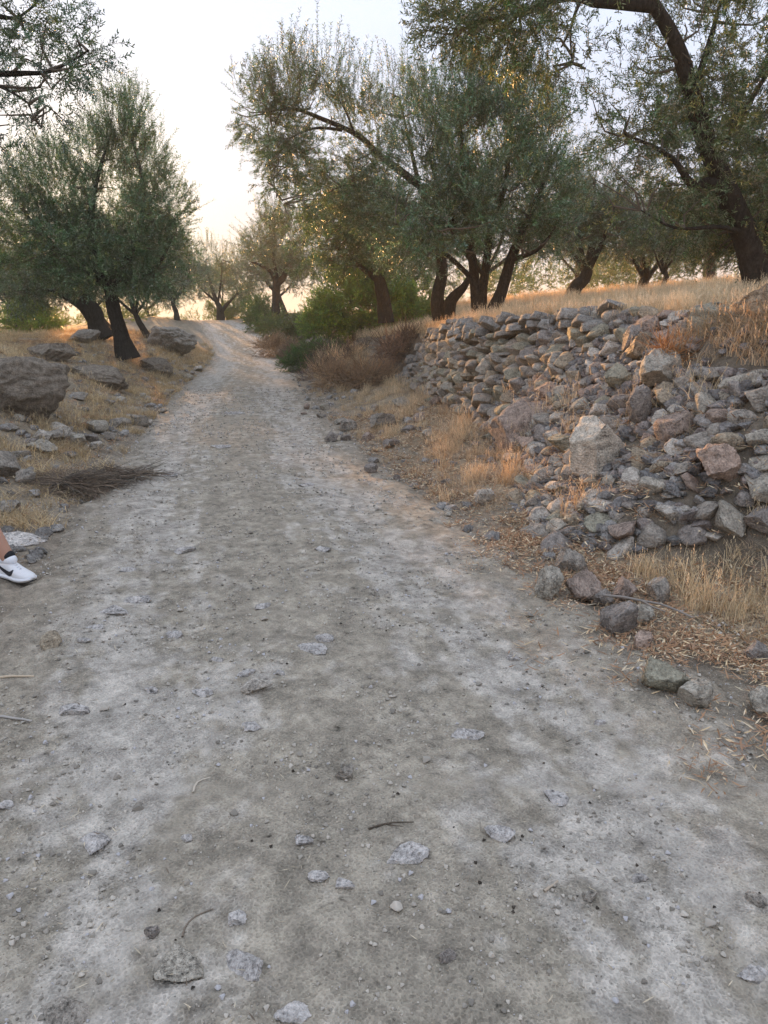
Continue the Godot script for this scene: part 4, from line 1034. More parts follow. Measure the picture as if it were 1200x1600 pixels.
func build_grass() -> void:
	var sets := {}
	for zone in ["terrace", "verge", "bank"]:
		sets[zone] = [Scatter.new(), Scatter.new(), Scatter.new()]
	var put := func(zone: String, kind: int, x: float, d: float, s: float, col: Color) -> void:
		var b := Basis(Vector3.UP, rng.randf() * TAU) * Basis.from_scale(Vector3(s, s * rng.randf_range(0.75, 1.2), s))
		sets[zone][kind].put(Transform3D(b, on_land(x, d, -0.01)), col)
	# terrace
	for k in 9000:
		var d := 4.6 + pow(rng.randf(), 1.5) * 26.0
		var r := row(d)
		var x: float = r[0] + r[1] + r[5] + 0.02 + pow(rng.randf(), 1.8) * (7.0 + d * 0.5)
		var n := nf.get_noise_2d(x * 14.0, d * 14.0)
		if n < -0.22: continue
		put.call("terrace", 0 if rng.randf() < 0.7 else 1, x, d, rng.randf_range(0.35, 0.78) * (1.0 + d * 0.01), Color(1.0, 0.97, 0.95) * rng.randf_range(0.8, 1.2))
	# the edge of the earth bank
	for k in 700:
		var d := rng.randf_range(3.4, 6.1)
		var f := rng.randf_range(0.7, 1.05)
		if not in_bank(d, f): continue
		if rng.randf() > 0.06 + 2.0 * (f - 0.74): continue
		var p := slope_point(d, f)
		put.call("terrace", 1, p.x, d, rng.randf_range(0.6, 1.2), Color(0.8, 0.75, 0.7) * rng.randf_range(0.7, 1.1))
	# right verge
	for k in 5200:
		var d := 2.4 + pow(rng.randf(), 1.2) * 20.0
		var r := row(d)
		var o := rng.randf_range(0.0, 1.0)
		var w: float = r[3] if d < 14.0 else r[3] + 0.6
		var x: float = r[0] + r[1] + 0.05 + o * (w + 0.1)
		var n := nf.get_noise_2d(x * 26.0 + 33.0, d * 26.0)
		if n < -0.05 + 0.35 * (1.0 - smoothstep(0.0, 0.35, o)): continue
		if d < 5.2: continue
		if rng.randf() < 0.45: continue
		var s := rng.randf_range(0.45, 0.9) * lerpf(0.7, 1.1, o)
		put.call("verge", [1, 2, 2, 0][rng.randi() % 4], x, d, s, Color(0.92, 0.88, 0.85) * rng.randf_range(0.7, 1.2))
	for k in 90:    # the tall tuft of oats in front of the heap
		var d := rng.randf_range(3.1, 4.0)
		var r := row(d)
		var x: float = r[0] + r[1] + rng.randf_range(0.45, 1.25)
		put.call("verge", [0, 1, 2][rng.randi() % 3], x, d, rng.randf_range(0.4, 0.8), Color(1.0, 0.95, 0.88) * rng.randf_range(0.8, 1.15))
	for k in 45:    # tufts among the stones
		var d := rng.randf_range(4.2, 8.0)
		var p := slope_point(d, rng.randf_range(-0.1, 0.75))
		put.call("verge", [0, 1][rng.randi() % 2], p.x, d, rng.randf_range(0.6, 1.1), Color(0.9, 0.85, 0.8) * rng.randf_range(0.7, 1.1))
	# left bank
	for k in 7000:
		var d := 3.6 + pow(rng.randf(), 1.25) * 28.0
		var r := row(d)
		var o := pow(rng.randf(), 1.5) * (5.0 + d * 0.35)
		var x: float = r[0] - r[1] - 0.08 - o
		var n := nf.get_noise_2d(x * 24.0 + 77.0, d * 24.0)
		if n < -0.08 + 0.25 * (1.0 - smoothstep(0.0, 0.4, o)) + 0.3 * (1.0 - smoothstep(4.0, 8.0, d)): continue
		if d < 4.6 and o < 0.75: continue
		put.call("bank", [1, 2, 2, 1][rng.randi() % 4], x, d, rng.randf_range(0.6, 1.1) * (1.0 + d * 0.012), Color(0.95, 0.9, 0.78) * rng.randf_range(0.7, 1.2))
	var say := {"terrace": "tall dry golden grass covering the terrace above the wall", "verge": "short dry straw coloured grass on the right verge", "bank": "dry yellow grass on the left bank"}
	for zone in sets:
		var o := thing("dry_grass", Vector3.ZERO, say[zone], "grass")
		o.set_meta("kind", "stuff")
		for k in 3:
			if sets[zone][k].n > 0: many("tufts", sets[zone][k], S.tuft[k], M.straw, o)

func bush(called: String, label: String, at: Vector3, blobs: Array, meshes: Array, mat: Material, per: int, size: float, pull: float, tints: Array, stems := true) -> void:
	var o := thing(called, at, label, "shrub")
	var sets := []
	for m in meshes: sets.append(Scatter.new())
	var st := Shape.new()
	for b in blobs:
		var c: Vector3 = b[0]
		var rad: Vector3 = b[1]
		if stems:
			for k in 5:
				var p := c + rand_dir(rng) * rad * 0.7
				tube(st, [Vector3(c.x * 0.6, -0.05, c.z * 0.6), c * 0.5 + rand_dir(rng) * 0.05, p], [0.014, 0.01, 0.003], 4)
		for k in int(per * b[2]):
			var v := rand_dir(rng) * pow(rng.randf(), 0.45)
			var p := c + v * rad
			if p.y < -0.05: continue
			if n3.get_noise_3dv((at + p) * 14.0) < -0.2: continue
			var dir := (v.normalized() * 0.8 + Vector3.UP * pull + rand_dir(rng) * 0.6).normalized()
			var x := dir.cross(rand_dir(rng)).normalized()
			var which := rng.randi() % meshes.size()
			sets[which].put(Transform3D(Basis(x, dir, x.cross(dir)) * Basis.from_scale(Vector3.ONE * size * rng.randf_range(0.7, 1.3)), p), tints[rng.randi() % tints.size()] * rng.randf_range(0.8, 1.2))
	if st.v.size() > 0: part("stems", st.commit(false), M.twig, o).set_meta("kind", "stuff")
	for k in meshes.size():
		if sets[k].n > 0: many("foliage", sets[k], meshes[k], mat, o)

func build_shrubs() -> void:
	var g := [Color(1, 1, 1), Color(1.3, 1.2, 0.8), Color(0.7, 0.85, 0.7)]
	bush("green_shrub", "tall bright green leafy shrub on the right bank under the dark tree", on_land(-0.73, 22.0), [[Vector3(-0.3, 0.95, 0), Vector3(0.85, 1.0, 0.8), 1.2], [Vector3(0.6, 0.95, 0), Vector3(0.9, 1.0, 0.8), 1.2], [Vector3(1.6, 0.8, 0), Vector3(0.8, 0.75, 0.7), 0.9], [Vector3(-1.0, 0.5, 0.2), Vector3(0.5, 0.5, 0.5), 0.5], [Vector3(0.1, 1.6, 0), Vector3(0.6, 0.5, 0.6), 0.4]], S.bush, M.leaf, 800, 1.3, 0.6, [Color(1.5, 1.6, 1), Color(2.2, 2.0, 0.8), Color(1.1, 1.3, 0.8)])
	bush("green_shrub", "low dark green spreading shrub at the right track edge by the bend", on_land(-1.75, 21.0), [[Vector3(0, 0.25, 0), Vector3(0.7, 0.32, 0.6), 1.0], [Vector3(-0.6, 0.15, 0.2), Vector3(0.4, 0.25, 0.4), 0.5]], S.bush, M.leaf, 420, 1.0, 0.2, [Color(0.7, 0.9, 0.6), Color(0.6, 0.8, 0.6)])
	bush("grey_shrub", "grey green rounded shrub below the forked trunk at the bend", on_land(-3.16, 31.0), [[Vector3(0, 0.35, 0), Vector3(0.75, 0.45, 0.7), 1.0], [Vector3(-1.2, 0.35, 0), Vector3(0.7, 0.4, 0.6), 0.8]], S.bush, M.leaf, 420, 1.25, 0.4, [Color(1.0, 0.9, 0.9), Color(1.3, 1.0, 0.8)])
	bush("green_shrub", "dark green shrub against the light left of the forked trunk", on_land(-5.84, 37.0), [[Vector3(0, 0.6, 0), Vector3(0.7, 0.8, 0.8), 1.0]], S.bush, M.leaf, 500, 1.5, 0.6, [Color(0.9, 1.0, 0.6)])
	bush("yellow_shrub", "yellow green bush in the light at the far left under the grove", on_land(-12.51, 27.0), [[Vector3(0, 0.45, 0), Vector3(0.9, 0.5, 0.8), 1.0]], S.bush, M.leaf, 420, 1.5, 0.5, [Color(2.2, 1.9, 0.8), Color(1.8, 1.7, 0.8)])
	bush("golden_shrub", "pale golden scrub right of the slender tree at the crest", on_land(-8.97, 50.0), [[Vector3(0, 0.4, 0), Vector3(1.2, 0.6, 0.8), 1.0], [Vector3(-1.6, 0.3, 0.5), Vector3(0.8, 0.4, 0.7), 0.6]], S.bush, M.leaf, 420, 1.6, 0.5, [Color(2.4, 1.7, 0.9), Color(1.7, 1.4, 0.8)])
	var br := [Color(1, 1, 1), Color(1.4, 1.1, 0.9), Color(0.8, 0.75, 0.75)]
	bush("dry_bush", "rusty brown dead bush hanging over the left end of the stone wall", on_land(0.41, 15.2), [[Vector3(0.0, 0.0, 0.1), Vector3(0.45, 0.24, 0.6), 0.8], [Vector3(0.2, 0.08, 0), Vector3(0.4, 0.24, 0.5), 0.8], [Vector3(0.5, 0.0, 0.4), Vector3(0.35, 0.25, 0.5), 0.6], [Vector3(-0.4, -0.1, 0.5), Vector3(0.4, 0.2, 0.6), 0.4]], [S.tangle[0], S.dry], M.brush, 95, 0.85, 0.3, [Color(1.05, 0.84, 0.74), Color(0.8, 0.7, 0.66), Color(1.4, 1.15, 0.95)], false)
	bush("dry_bush", "pale tan brushwood on top of the right bank below the green shrub", on_land(-1.0, 18.5), [[Vector3(0, 0.1, 0), Vector3(0.75, 0.26, 0.8), 0.8], [Vector3(-0.4, -0.1, 0.6), Vector3(0.4, 0.22, 0.6), 0.4], [Vector3(0.6, 0.2, -0.5), Vector3(0.6, 0.3, 0.6), 0.6]], [S.tangle[0], S.tuft[0], S.dry], M.straw, 130, 1.0, 0.8, [Color(1.5, 1.3, 1.2), Color(1.0, 0.9, 0.85), Color(0.75, 0.7, 0.65)], false)
	bush("dry_bush", "dusty purple grey dead brush beside the pale brushwood, nearer the track", on_land(-1.39, 17.5), [[Vector3(0, 0.04, 0), Vector3(0.4, 0.14, 0.5), 0.6]], [S.tangle[0], S.dry], M.brush, 90, 0.85, 0.4, [Color(1.4, 1.15, 1.15), Color(1.0, 0.9, 0.95), Color(1.9, 1.6, 1.4)], false)
	bush("dry_bush", "orange dry cushion bush at the right track edge before the bend", on_land(-3.9, 27.0), [[Vector3(0, 0.25, 0), Vector3(0.65, 0.35, 0.6), 1.0]], [S.tangle[0], S.dry], M.brush, 200, 0.9, 0.4, [Color(2.0, 1.55, 1.1), Color(1.6, 1.25, 0.9), Color(2.5, 2.0, 1.4)], false)
	bush("dry_bush", "smaller dark dry cushion bush next to the orange one", on_land(-2.84, 24.0), [[Vector3(0, 0.2, 0), Vector3(0.4, 0.3, 0.5), 1.0]], [S.tangle[0]], M.brush, 200, 0.7, 0.4, [Color(1.3, 1.1, 0.9)], false)
	bush("dry_bush", "thorny grey brown scrub on the slope below the rusty dead bush", on_land(-0.42, 14.5), [[Vector3(0, 0.15, 0), Vector3(0.6, 0.25, 0.6), 1.0], [Vector3(-0.6, 0.1, -0.6), Vector3(0.5, 0.25, 0.6), 0.7]], [S.tangle[0]], M.brush, 120, 0.75, 0.4, [Color(1.6, 1.3, 1.0), Color(2.2, 1.7, 1.1)], false)
	bush("dry_bush", "small rusty orange tuft growing from the collapsed stones at the right", slope_point(5.55, 0.70) + Vector3(0, 0.03, 0), [[Vector3(0, 0.1, 0), Vector3(0.08, 0.06, 0.08), 1.0]], [S.tangle[0]], M.brush, 9, 0.4, 1.6, [Color(2.2, 1.35, 0.7)], false)
	bush("brush_pile", "flattened pile of dark dead twigs at the left track edge", on_land(-2.58, 6.01), [[Vector3(0.0, 0.04, 0), Vector3(0.22, 0.06, 0.22), 1.0], [Vector3(0.15, 0.02, -0.35), Vector3(0.28, 0.03, 0.35), 0.4], [Vector3(-0.2, 0.03, -0.1), Vector3(0.3, 0.04, 0.3), 0.35], [Vector3(0.3, 0.015, -0.7), Vector3(0.25, 0.01, 0.4), 0.12]], [S.tangle[1]], M.brush, 80, 0.6, 3.0, [Color(1, 1, 1), Color(1.5, 1.35, 1.2), Color(2.2, 2.0, 1.7)], false)

func build_undergrowth() -> void:
	var far := []
	for k in 60:
		var d := rng.randf_range(34.0, 74.0)
		var x := -6.0 - rng.randf() * 30.0 - maxf(0.0, d - 42.0) * 0.35
		var r := row(minf(d, 69.0))
		if absf(x - r[0]) < r[1] + 1.2: continue
		far.append([on_land(x, d) + Vector3(0, 0.25, 0), Vector3(rng.randf_range(1.0, 2.4), rng.randf_range(0.25, 0.6), rng.randf_range(0.8, 1.6)), rng.randf_range(0.5, 1.2)])
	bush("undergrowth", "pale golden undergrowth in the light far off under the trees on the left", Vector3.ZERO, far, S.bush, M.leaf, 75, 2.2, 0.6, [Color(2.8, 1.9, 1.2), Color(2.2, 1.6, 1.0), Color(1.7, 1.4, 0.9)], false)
	get_node("undergrowth").set_meta("kind", "stuff")
	far = []
	for k in 46:
		var d := rng.randf_range(36.0, 56.0)
		var x := -1.0 + rng.randf() * 40.0
		far.append([on_land(x, d) + Vector3(0, 1.0, 0), Vector3(rng.randf_range(1.2, 2.4), rng.randf_range(0.6, 1.3), rng.randf_range(0.8, 1.6)), rng.randf_range(0.7, 1.3)])
	bush("undergrowth", "dark green scrub closing the back of the terrace grove", Vector3.ZERO, far, S.bush, M.leaf, 90, 2.4, 0.6, [Color(0.9, 0.95, 0.9), Color(1.2, 1.15, 0.8)], false)
	get_node("undergrowth_001").set_meta("kind", "stuff")

func build_litter() -> void:
	var a := Scatter.new()
	var b := Scatter.new()
	var lay := func(sc: Scatter, x: float, d: float, s: float, col: Color) -> void:
		var r := row(d)
		var y := maxf(road_y(x, d), land(x, d)) if absf(x - r[0]) > r[1] - 0.15 else road_y(x, d)
		if absf(x - r[0]) > r[1] + 0.3: y = land(x, d)
		sc.put(Transform3D(Basis(Vector3.UP, rng.randf() * TAU) * Basis.from_scale(Vector3.ONE * s), Vector3(x, y + 0.002, -d)), col)
	for k in 620:      # fallen leaves and straw along the right edge
		var d := rng.randf_range(1.9, 5.2)
		var r := row(d)
		var o := rng.randfn(0.18, 0.22)
		var x: float = r[0] + r[1] + o
		if nf.get_noise_2d(x * 40.0, d * 40.0 + 500.0) < -0.02: continue
		lay.call(a, x, d, rng.randf_range(0.5, 1.0), Color(1.15, 1.1, 1.0) * rng.randf_range(0.7, 1.2))
	for k in 1000:
		var d := rng.randf_range(2.2, 11.0)
		var r := row(d)
		var x: float = r[0] + r[1] + rng.randf_range(0.1, 1.5)
		lay.call(a, x, d, rng.randf_range(0.5, 1.1), Color(1.1, 1.1, 1.0) * rng.randf_range(0.6, 1.2))
	for k in 1300:
		var d := rng.randf_range(4.0, 26.0)
		var r := row(d)
		var x: float = r[0] - r[1] - rng.randf_range(0.1, 4.0)
		lay.call(a, x, d, rng.randf_range(0.6, 1.4), Color(0.9, 0.85, 0.75) * rng.randf_range(0.6, 1.2))
	for k in 300:      # straws on the track
		var d := 1.1 + pow(rng.randf(), 1.4) * 8.0
		var r := row(d)
		var x: float = r[0] + rng.randf_range(-1.0, 1.0) * r[1]
		if rng.randf() < 0.4: x = r[0] - r[1] + absf(rng.randfn(0.0, 0.5))
		lay.call(b, x, d, rng.randf_range(0.4, 0.9), Color.WHITE * rng.randf_range(0.6, 1.1))
	var o := many("leaf_litter", a, S.bits[0], M.litter, self)
	tag(o, "brown fallen leaves and straw strewn along both edges of the track", "leaf litter")
	var p := many("straw", b, S.bits[1], M.litter, self)
	tag(p, "scattered bits of straw and twig lying on the track", "straw")
	# single sticks
	var sticks := [
		["pale curved twig lying left of the middle of the near track", 0.10, 0.0035, Color(0.55, 0.48, 0.38), 0.9, 0.03],
		["dark forked twig right of the fist sized stone", 0.13, 0.003, Color(0.10, 0.08, 0.06), 0.2, 0.01],
		["thin curved twig below the small round pebble at lower left", 0.10, 0.0025, Color(0.2, 0.16, 0.12), 1.0, 0.02],
		["short pale stick in the lower right of the track", 0.055, 0.004, Color(0.45, 0.37, 0.28), 0.7, 0.0],
		["pale broken cane at the left frame edge", 0.22, 0.007, Color(0.52, 0.42, 0.30), 0.1, 0.01],
		["grey weathered stick at the left frame edge below the cane", 0.2, 0.006, Color(0.40, 0.37, 0.33), -0.15, 0.01],
		["bent grey branch lying over the stones at the foot of the heap", 0.42, 0.007, Color(0.26, 0.23, 0.20), -0.7, 0.06],
		["long thin dark twig on the left of the track beyond the brush pile", 0.5, 0.006, Color(0.16, 0.13, 0.11), -0.3, 0.03]]
	var sx := [-0.57, 2.05, 0.02, 1.81, -0.45, 1.47, 0.42, 1.57, -1.51, 2.7, -1.35, 2.39, 1.23, 3.23, -3.34, 10.47]
	for k in sticks.size():
		var q: Array = sticks[k]
		var L: float = q[1]
		var s := Shape.new()
		var pts := []
		var rad := []
		for j in 6:
			var t := j / 5.0 - 0.5
			pts.append(Vector3(t * L, q[2] * 0.7, q[5] * (t * t * 4.0 - 0.5) + rng.randf_range(-1, 1) * L * 0.02))
			rad.append(q[2] * (1.0 - 0.4 * (t + 0.5)))
		tube(s, pts, rad, 6, 0.2)
		if k == 1 or k == 6: tube(s, [pts[2], pts[2] + Vector3(L * 0.16, q[2], L * 0.14), pts[2] + Vector3(L * 0.34, q[2] * 1.2, L * 0.2)], [q[2] * 0.8, q[2] * 0.6, q[2] * 0.3], 5)
		var x: float = sx[k * 2]
		var d: float = sx[k * 2 + 1]
		var r := row(d)
		var y := road_y(x, d) if absf(x - r[0]) < r[1] - 0.1 else maxf(land(x, d), road_y(x, d) - 0.05)
		var c: Color = q[3]
		var o2 := part("twig", s.commit(false), std(c.linear_to_srgb(), 0.9, 0.2), self, Transform3D(Basis(Vector3.UP, q[4]), Vector3(x, y + (0.12 if k == 6 else 0.0), -d)))
		tag(o2, q[0], "twig")

# a limb or trunk grown as one skin: bones [from, to, radius, radius], joined smoothly on a grid
func skin(bones: Array, cell: float, blend: float) -> ArrayMesh:
	var lo := Vector3.ONE * 1e6
	var hi := -lo
	for b in bones:
		var rr := maxf(b[2], b[3]) + blend + cell * 2.0
		for k in 2:
			lo = lo.min(b[k] - Vector3.ONE * rr); hi = hi.max(b[k] + Vector3.ONE * rr)
	var nx := int((hi.x - lo.x) / cell) + 2
	var ny := int((hi.y - lo.y) / cell) + 2
	var nzz := int((hi.z - lo.z) / cell) + 2
	var f := PackedFloat32Array()
	f.resize(nx * ny * nzz)
	f.fill(1.0)
	for b in bones:
		var p: Vector3 = b[0]; var q: Vector3 = b[1]
		var r0: float = b[2]; var r1: float = b[3]
		var rr := maxf(r0, r1) + blend + cell * 2.0
		var a := (p.min(q) - Vector3.ONE * rr - lo) / cell
		var z := (p.max(q) + Vector3.ONE * rr - lo) / cell
		var pq := q - p
		var l2 := maxf(pq.length_squared(), 1e-8)
		for i in range(maxi(0, int(a.x)), mini(nx, int(z.x) + 2)):
			for j in range(maxi(0, int(a.y)), mini(ny, int(z.y) + 2)):
				for k in range(maxi(0, int(a.z)), mini(nzz, int(z.z) + 2)):
					var w := lo + Vector3(i, j, k) * cell - p
					var t := clampf(w.dot(pq) / l2, 0.0, 1.0)
					var d := (w - pq * t).length() - lerpf(r0, r1, t)
					var id := (i * ny + j) * nzz + k
					var o := f[id]
					var h := maxf(blend - absf(o - d), 0.0) / blend
					f[id] = minf(o, d) - h * h * blend * 0.25
	var s := Shape.new()
	var ids := {}
	var step := [ny * nzz, nzz, 1]
	for i in nx - 1:
		for j in ny - 1:
			for k in nzz - 1:
				var id := (i * ny + j) * nzz + k
				var sum := Vector3.ZERO
				var n := 0
				for e in 12:
					var ax := e / 4
					var c0: int = e % 2
					var c1: int = (e / 2) % 2
					var off := Vector3i.ZERO
					off[(ax + 1) % 3] = c0
					off[(ax + 2) % 3] = c1
					var g0: int = id + off.x * step[0] + off.y * step[1] + off.z
					var v0 := f[g0]
					var v1 := f[g0 + step[ax]]
					if (v0 < 0.0) != (v1 < 0.0):
						var p := Vector3(off)
						p[ax] += v0 / (v0 - v1)
						sum += p
						n += 1
				if n > 0: ids[id] = s.vert(lo + (Vector3(i, j, k) + sum / n) * cell)
	for id: int in ids:
		for ax in 3:
			var g1: int = id + step[ax]
			if g1 >= f.size(): continue
			var v0 := f[id]
			var v1 := f[g1]
			if (v0 < 0.0) == (v1 < 0.0): continue
			var b: int = step[(ax + 1) % 3]
			var c: int = step[(ax + 2) % 3]
			if not (ids.has(id - b) and ids.has(id - c) and ids.has(id - b - c)): continue
			var q := [ids[id], ids[id - b], ids[id - b - c], ids[id - c]]
			if v0 < 0.0: s.quad(q[0], q[3], q[2], q[1])
			else: s.quad(q[0], q[1], q[2], q[3])
	return s.commit(false)

const SHOE := [-0.082, 0.018, 0.060, -0.075, 0.030, 0.098, -0.05, 0.037, 0.112, 0.0, 0.038, 0.104, 0.035, 0.040, 0.104, 0.07, 0.045, 0.086, 0.11, 0.049, 0.068, 0.15, 0.048, 0.058, 0.18, 0.042, 0.052, 0.198, 0.032, 0.045, 0.208, 0.018, 0.037]

func shoe_at(x: float) -> Vector2:
	for k in range(3, SHOE.size(), 3):
		if x <= SHOE[k]:
			var t: float = (x - SHOE[k - 3]) / (SHOE[k] - SHOE[k - 3])
			return Vector2(lerpf(SHOE[k - 2], SHOE[k + 1], t), lerpf(SHOE[k - 1], SHOE[k + 2], t))
	return Vector2(0.018, 0.037)

func shoe_side(x: float, y: float) -> float:
	var q := shoe_at(x)
	var s := pow(clampf((y - 0.02) / (q.y - 0.02), 0.0, 1.0), 1.0 / 0.62)
	return q.x * pow(maxf(sqrt(maxf(0.0, 1.0 - s * s)), 0.001), 0.7)

func make_shoe(o: Node3D, at: Transform3D, side: float) -> void:
	var s := Shape.new()
	var n := 30
	var m := 17
	for k in n:
		var x := lerpf(-0.082, 0.208, k / float(n - 1))
		var q := shoe_at(x)
		for j in m:
			var a := PI * j / float(m - 1)
			s.vert(Vector3(x, 0.02 + (q.y - 0.02) * pow(sin(a) if j < m - 1 else 0.0, 0.62), q.x * signf(cos(a)) * pow(absf(cos(a)), 0.7)))
	for k in n - 1:
		for j in m - 1:
			var a := k * m + j
			s.quad(a, a + 1, a + m + 1, a + m)
	for k in [0, n - 1]:
		var e := s.vert(Vector3(-0.083 if k == 0 else 0.209, 0.03, 0))
		for j in m - 1:
			if k == 0: s.tri(e, k * m + j + 1, k * m + j)
			else: s.tri(e, k * m + j, k * m + j + 1)
	var shoe := part("shoe", s.commit(false), std(alb(0.70, 0.69, 0.68), 0.45, 0.5), o, at)
	for layer in [["midsole", 0.004, 0.026, 0.004, Color(0.78, 0.78, 0.78)], ["outsole", 0.0, 0.0075, 0.002, Color(0.03, 0.03, 0.035)]]:
		var b := Shape.new()
		var ring := []
		for k in 25:
			var x := lerpf(-0.084, 0.211, k / 24.0)
			ring.append(Vector2(x, shoe_at(clampf(x, -0.08, 0.206)).x + layer[3]))
		for k in range(23, 0, -1):
			ring.append(Vector2(ring[k].x, -ring[k].y))
		var lift := func(x: float) -> float: return 0.010 * pow(clampf((x - 0.12) / 0.09, 0.0, 1.0), 2.0)
		var w := ring.size()
		for y in [layer[1], layer[2]]:
			for p: Vector2 in ring: b.vert(Vector3(p.x, y + lift.call(p.x), p.y))
		for k in w: b.quad(k, w + k, w + (k + 1) % w, (k + 1) % w)
		for t in 2:
			var e := b.vert(Vector3(0.06, layer[1 + t], 0))
			for k in w:
				if t == 1: b.tri(e, w + (k + 1) % w, w + k)
				else: b.tri(e, k, (k + 1) % w)
		part(layer[0], b.commit(false), std(alb(layer[4].r, layer[4].g, layer[4].b), 0.6, 0.4), shoe)
	# the black curved mark on both flanks
	var marks := [[-0.058, 0.086, 0.0022], [-0.033, 0.07, 0.0077], [0.002, 0.056, 0.011], [0.037, 0.046, 0.0138], [0.06, 0.043, 0.0149], [0.076, 0.048, 0.0132], [0.086, 0.06, 0.0088], [0.09, 0.07, 0.0033]]
	for sg in [1.0, -1.0]:
		var b := Shape.new()
		for k in marks.size():
			var c := Vector2(marks[k][0], marks[k][1])
			var p: Array = marks[maxi(0, k - 1)]; var q: Array = marks[mini(marks.size() - 1, k + 1)]
			var t := (Vector2(q[0], q[1]) - Vector2(p[0], p[1])).normalized()
			for j in 3:
				var e: Vector2 = c + Vector2(-t.y, t.x) * marks[k][2] * (j - 1)
				b.vert(Vector3(e.x, e.y, sg * (shoe_side(maxf(e.x, -0.079), minf(e.y, shoe_at(maxf(e.x, -0.079)).y - 0.006)) + 0.0025)))
		for k in marks.size() - 1:
			for j in 2:
				var a := k * 3 + j
				if sg > 0: b.quad(a, a + 1, a + 4, a + 3)
				else: b.quad(a, a + 3, a + 4, a + 1)
		part("emblem", b.commit(false), std(alb(0.02, 0.02, 0.025), 0.5, 0.4), shoe)
	# laces, ankle strap and dark collar
	for k in 4:
		var x := 0.05 + k * 0.018
		var q := shoe_at(x)
		var b := Shape.new()
		tube(b, [Vector3(x, q.y - 0.012, -0.026), Vector3(x + 0.003, q.y + 0.003, 0), Vector3(x, q.y - 0.012, 0.026)], [0.003, 0.0032, 0.003], 6)
		part("lace", b.commit(false), std(alb(0.70, 0.70, 0.72), 0.8, 0.2), shoe)
	part("strap", skin([[Vector3(-0.05, 0.112, 0), Vector3(0.03, 0.112, 0), 0.036, 0.034]], 0.006, 0.01), std(alb(0.78, 0.78, 0.80), 0.5, 0.4), shoe)
	part("collar", skin([[Vector3(-0.028, 0.132, 0), Vector3(0.015, 0.135, 0), 0.036, 0.034]], 0.006, 0.01), std(alb(0.025, 0.025, 0.028), 0.85, 0.2), shoe)

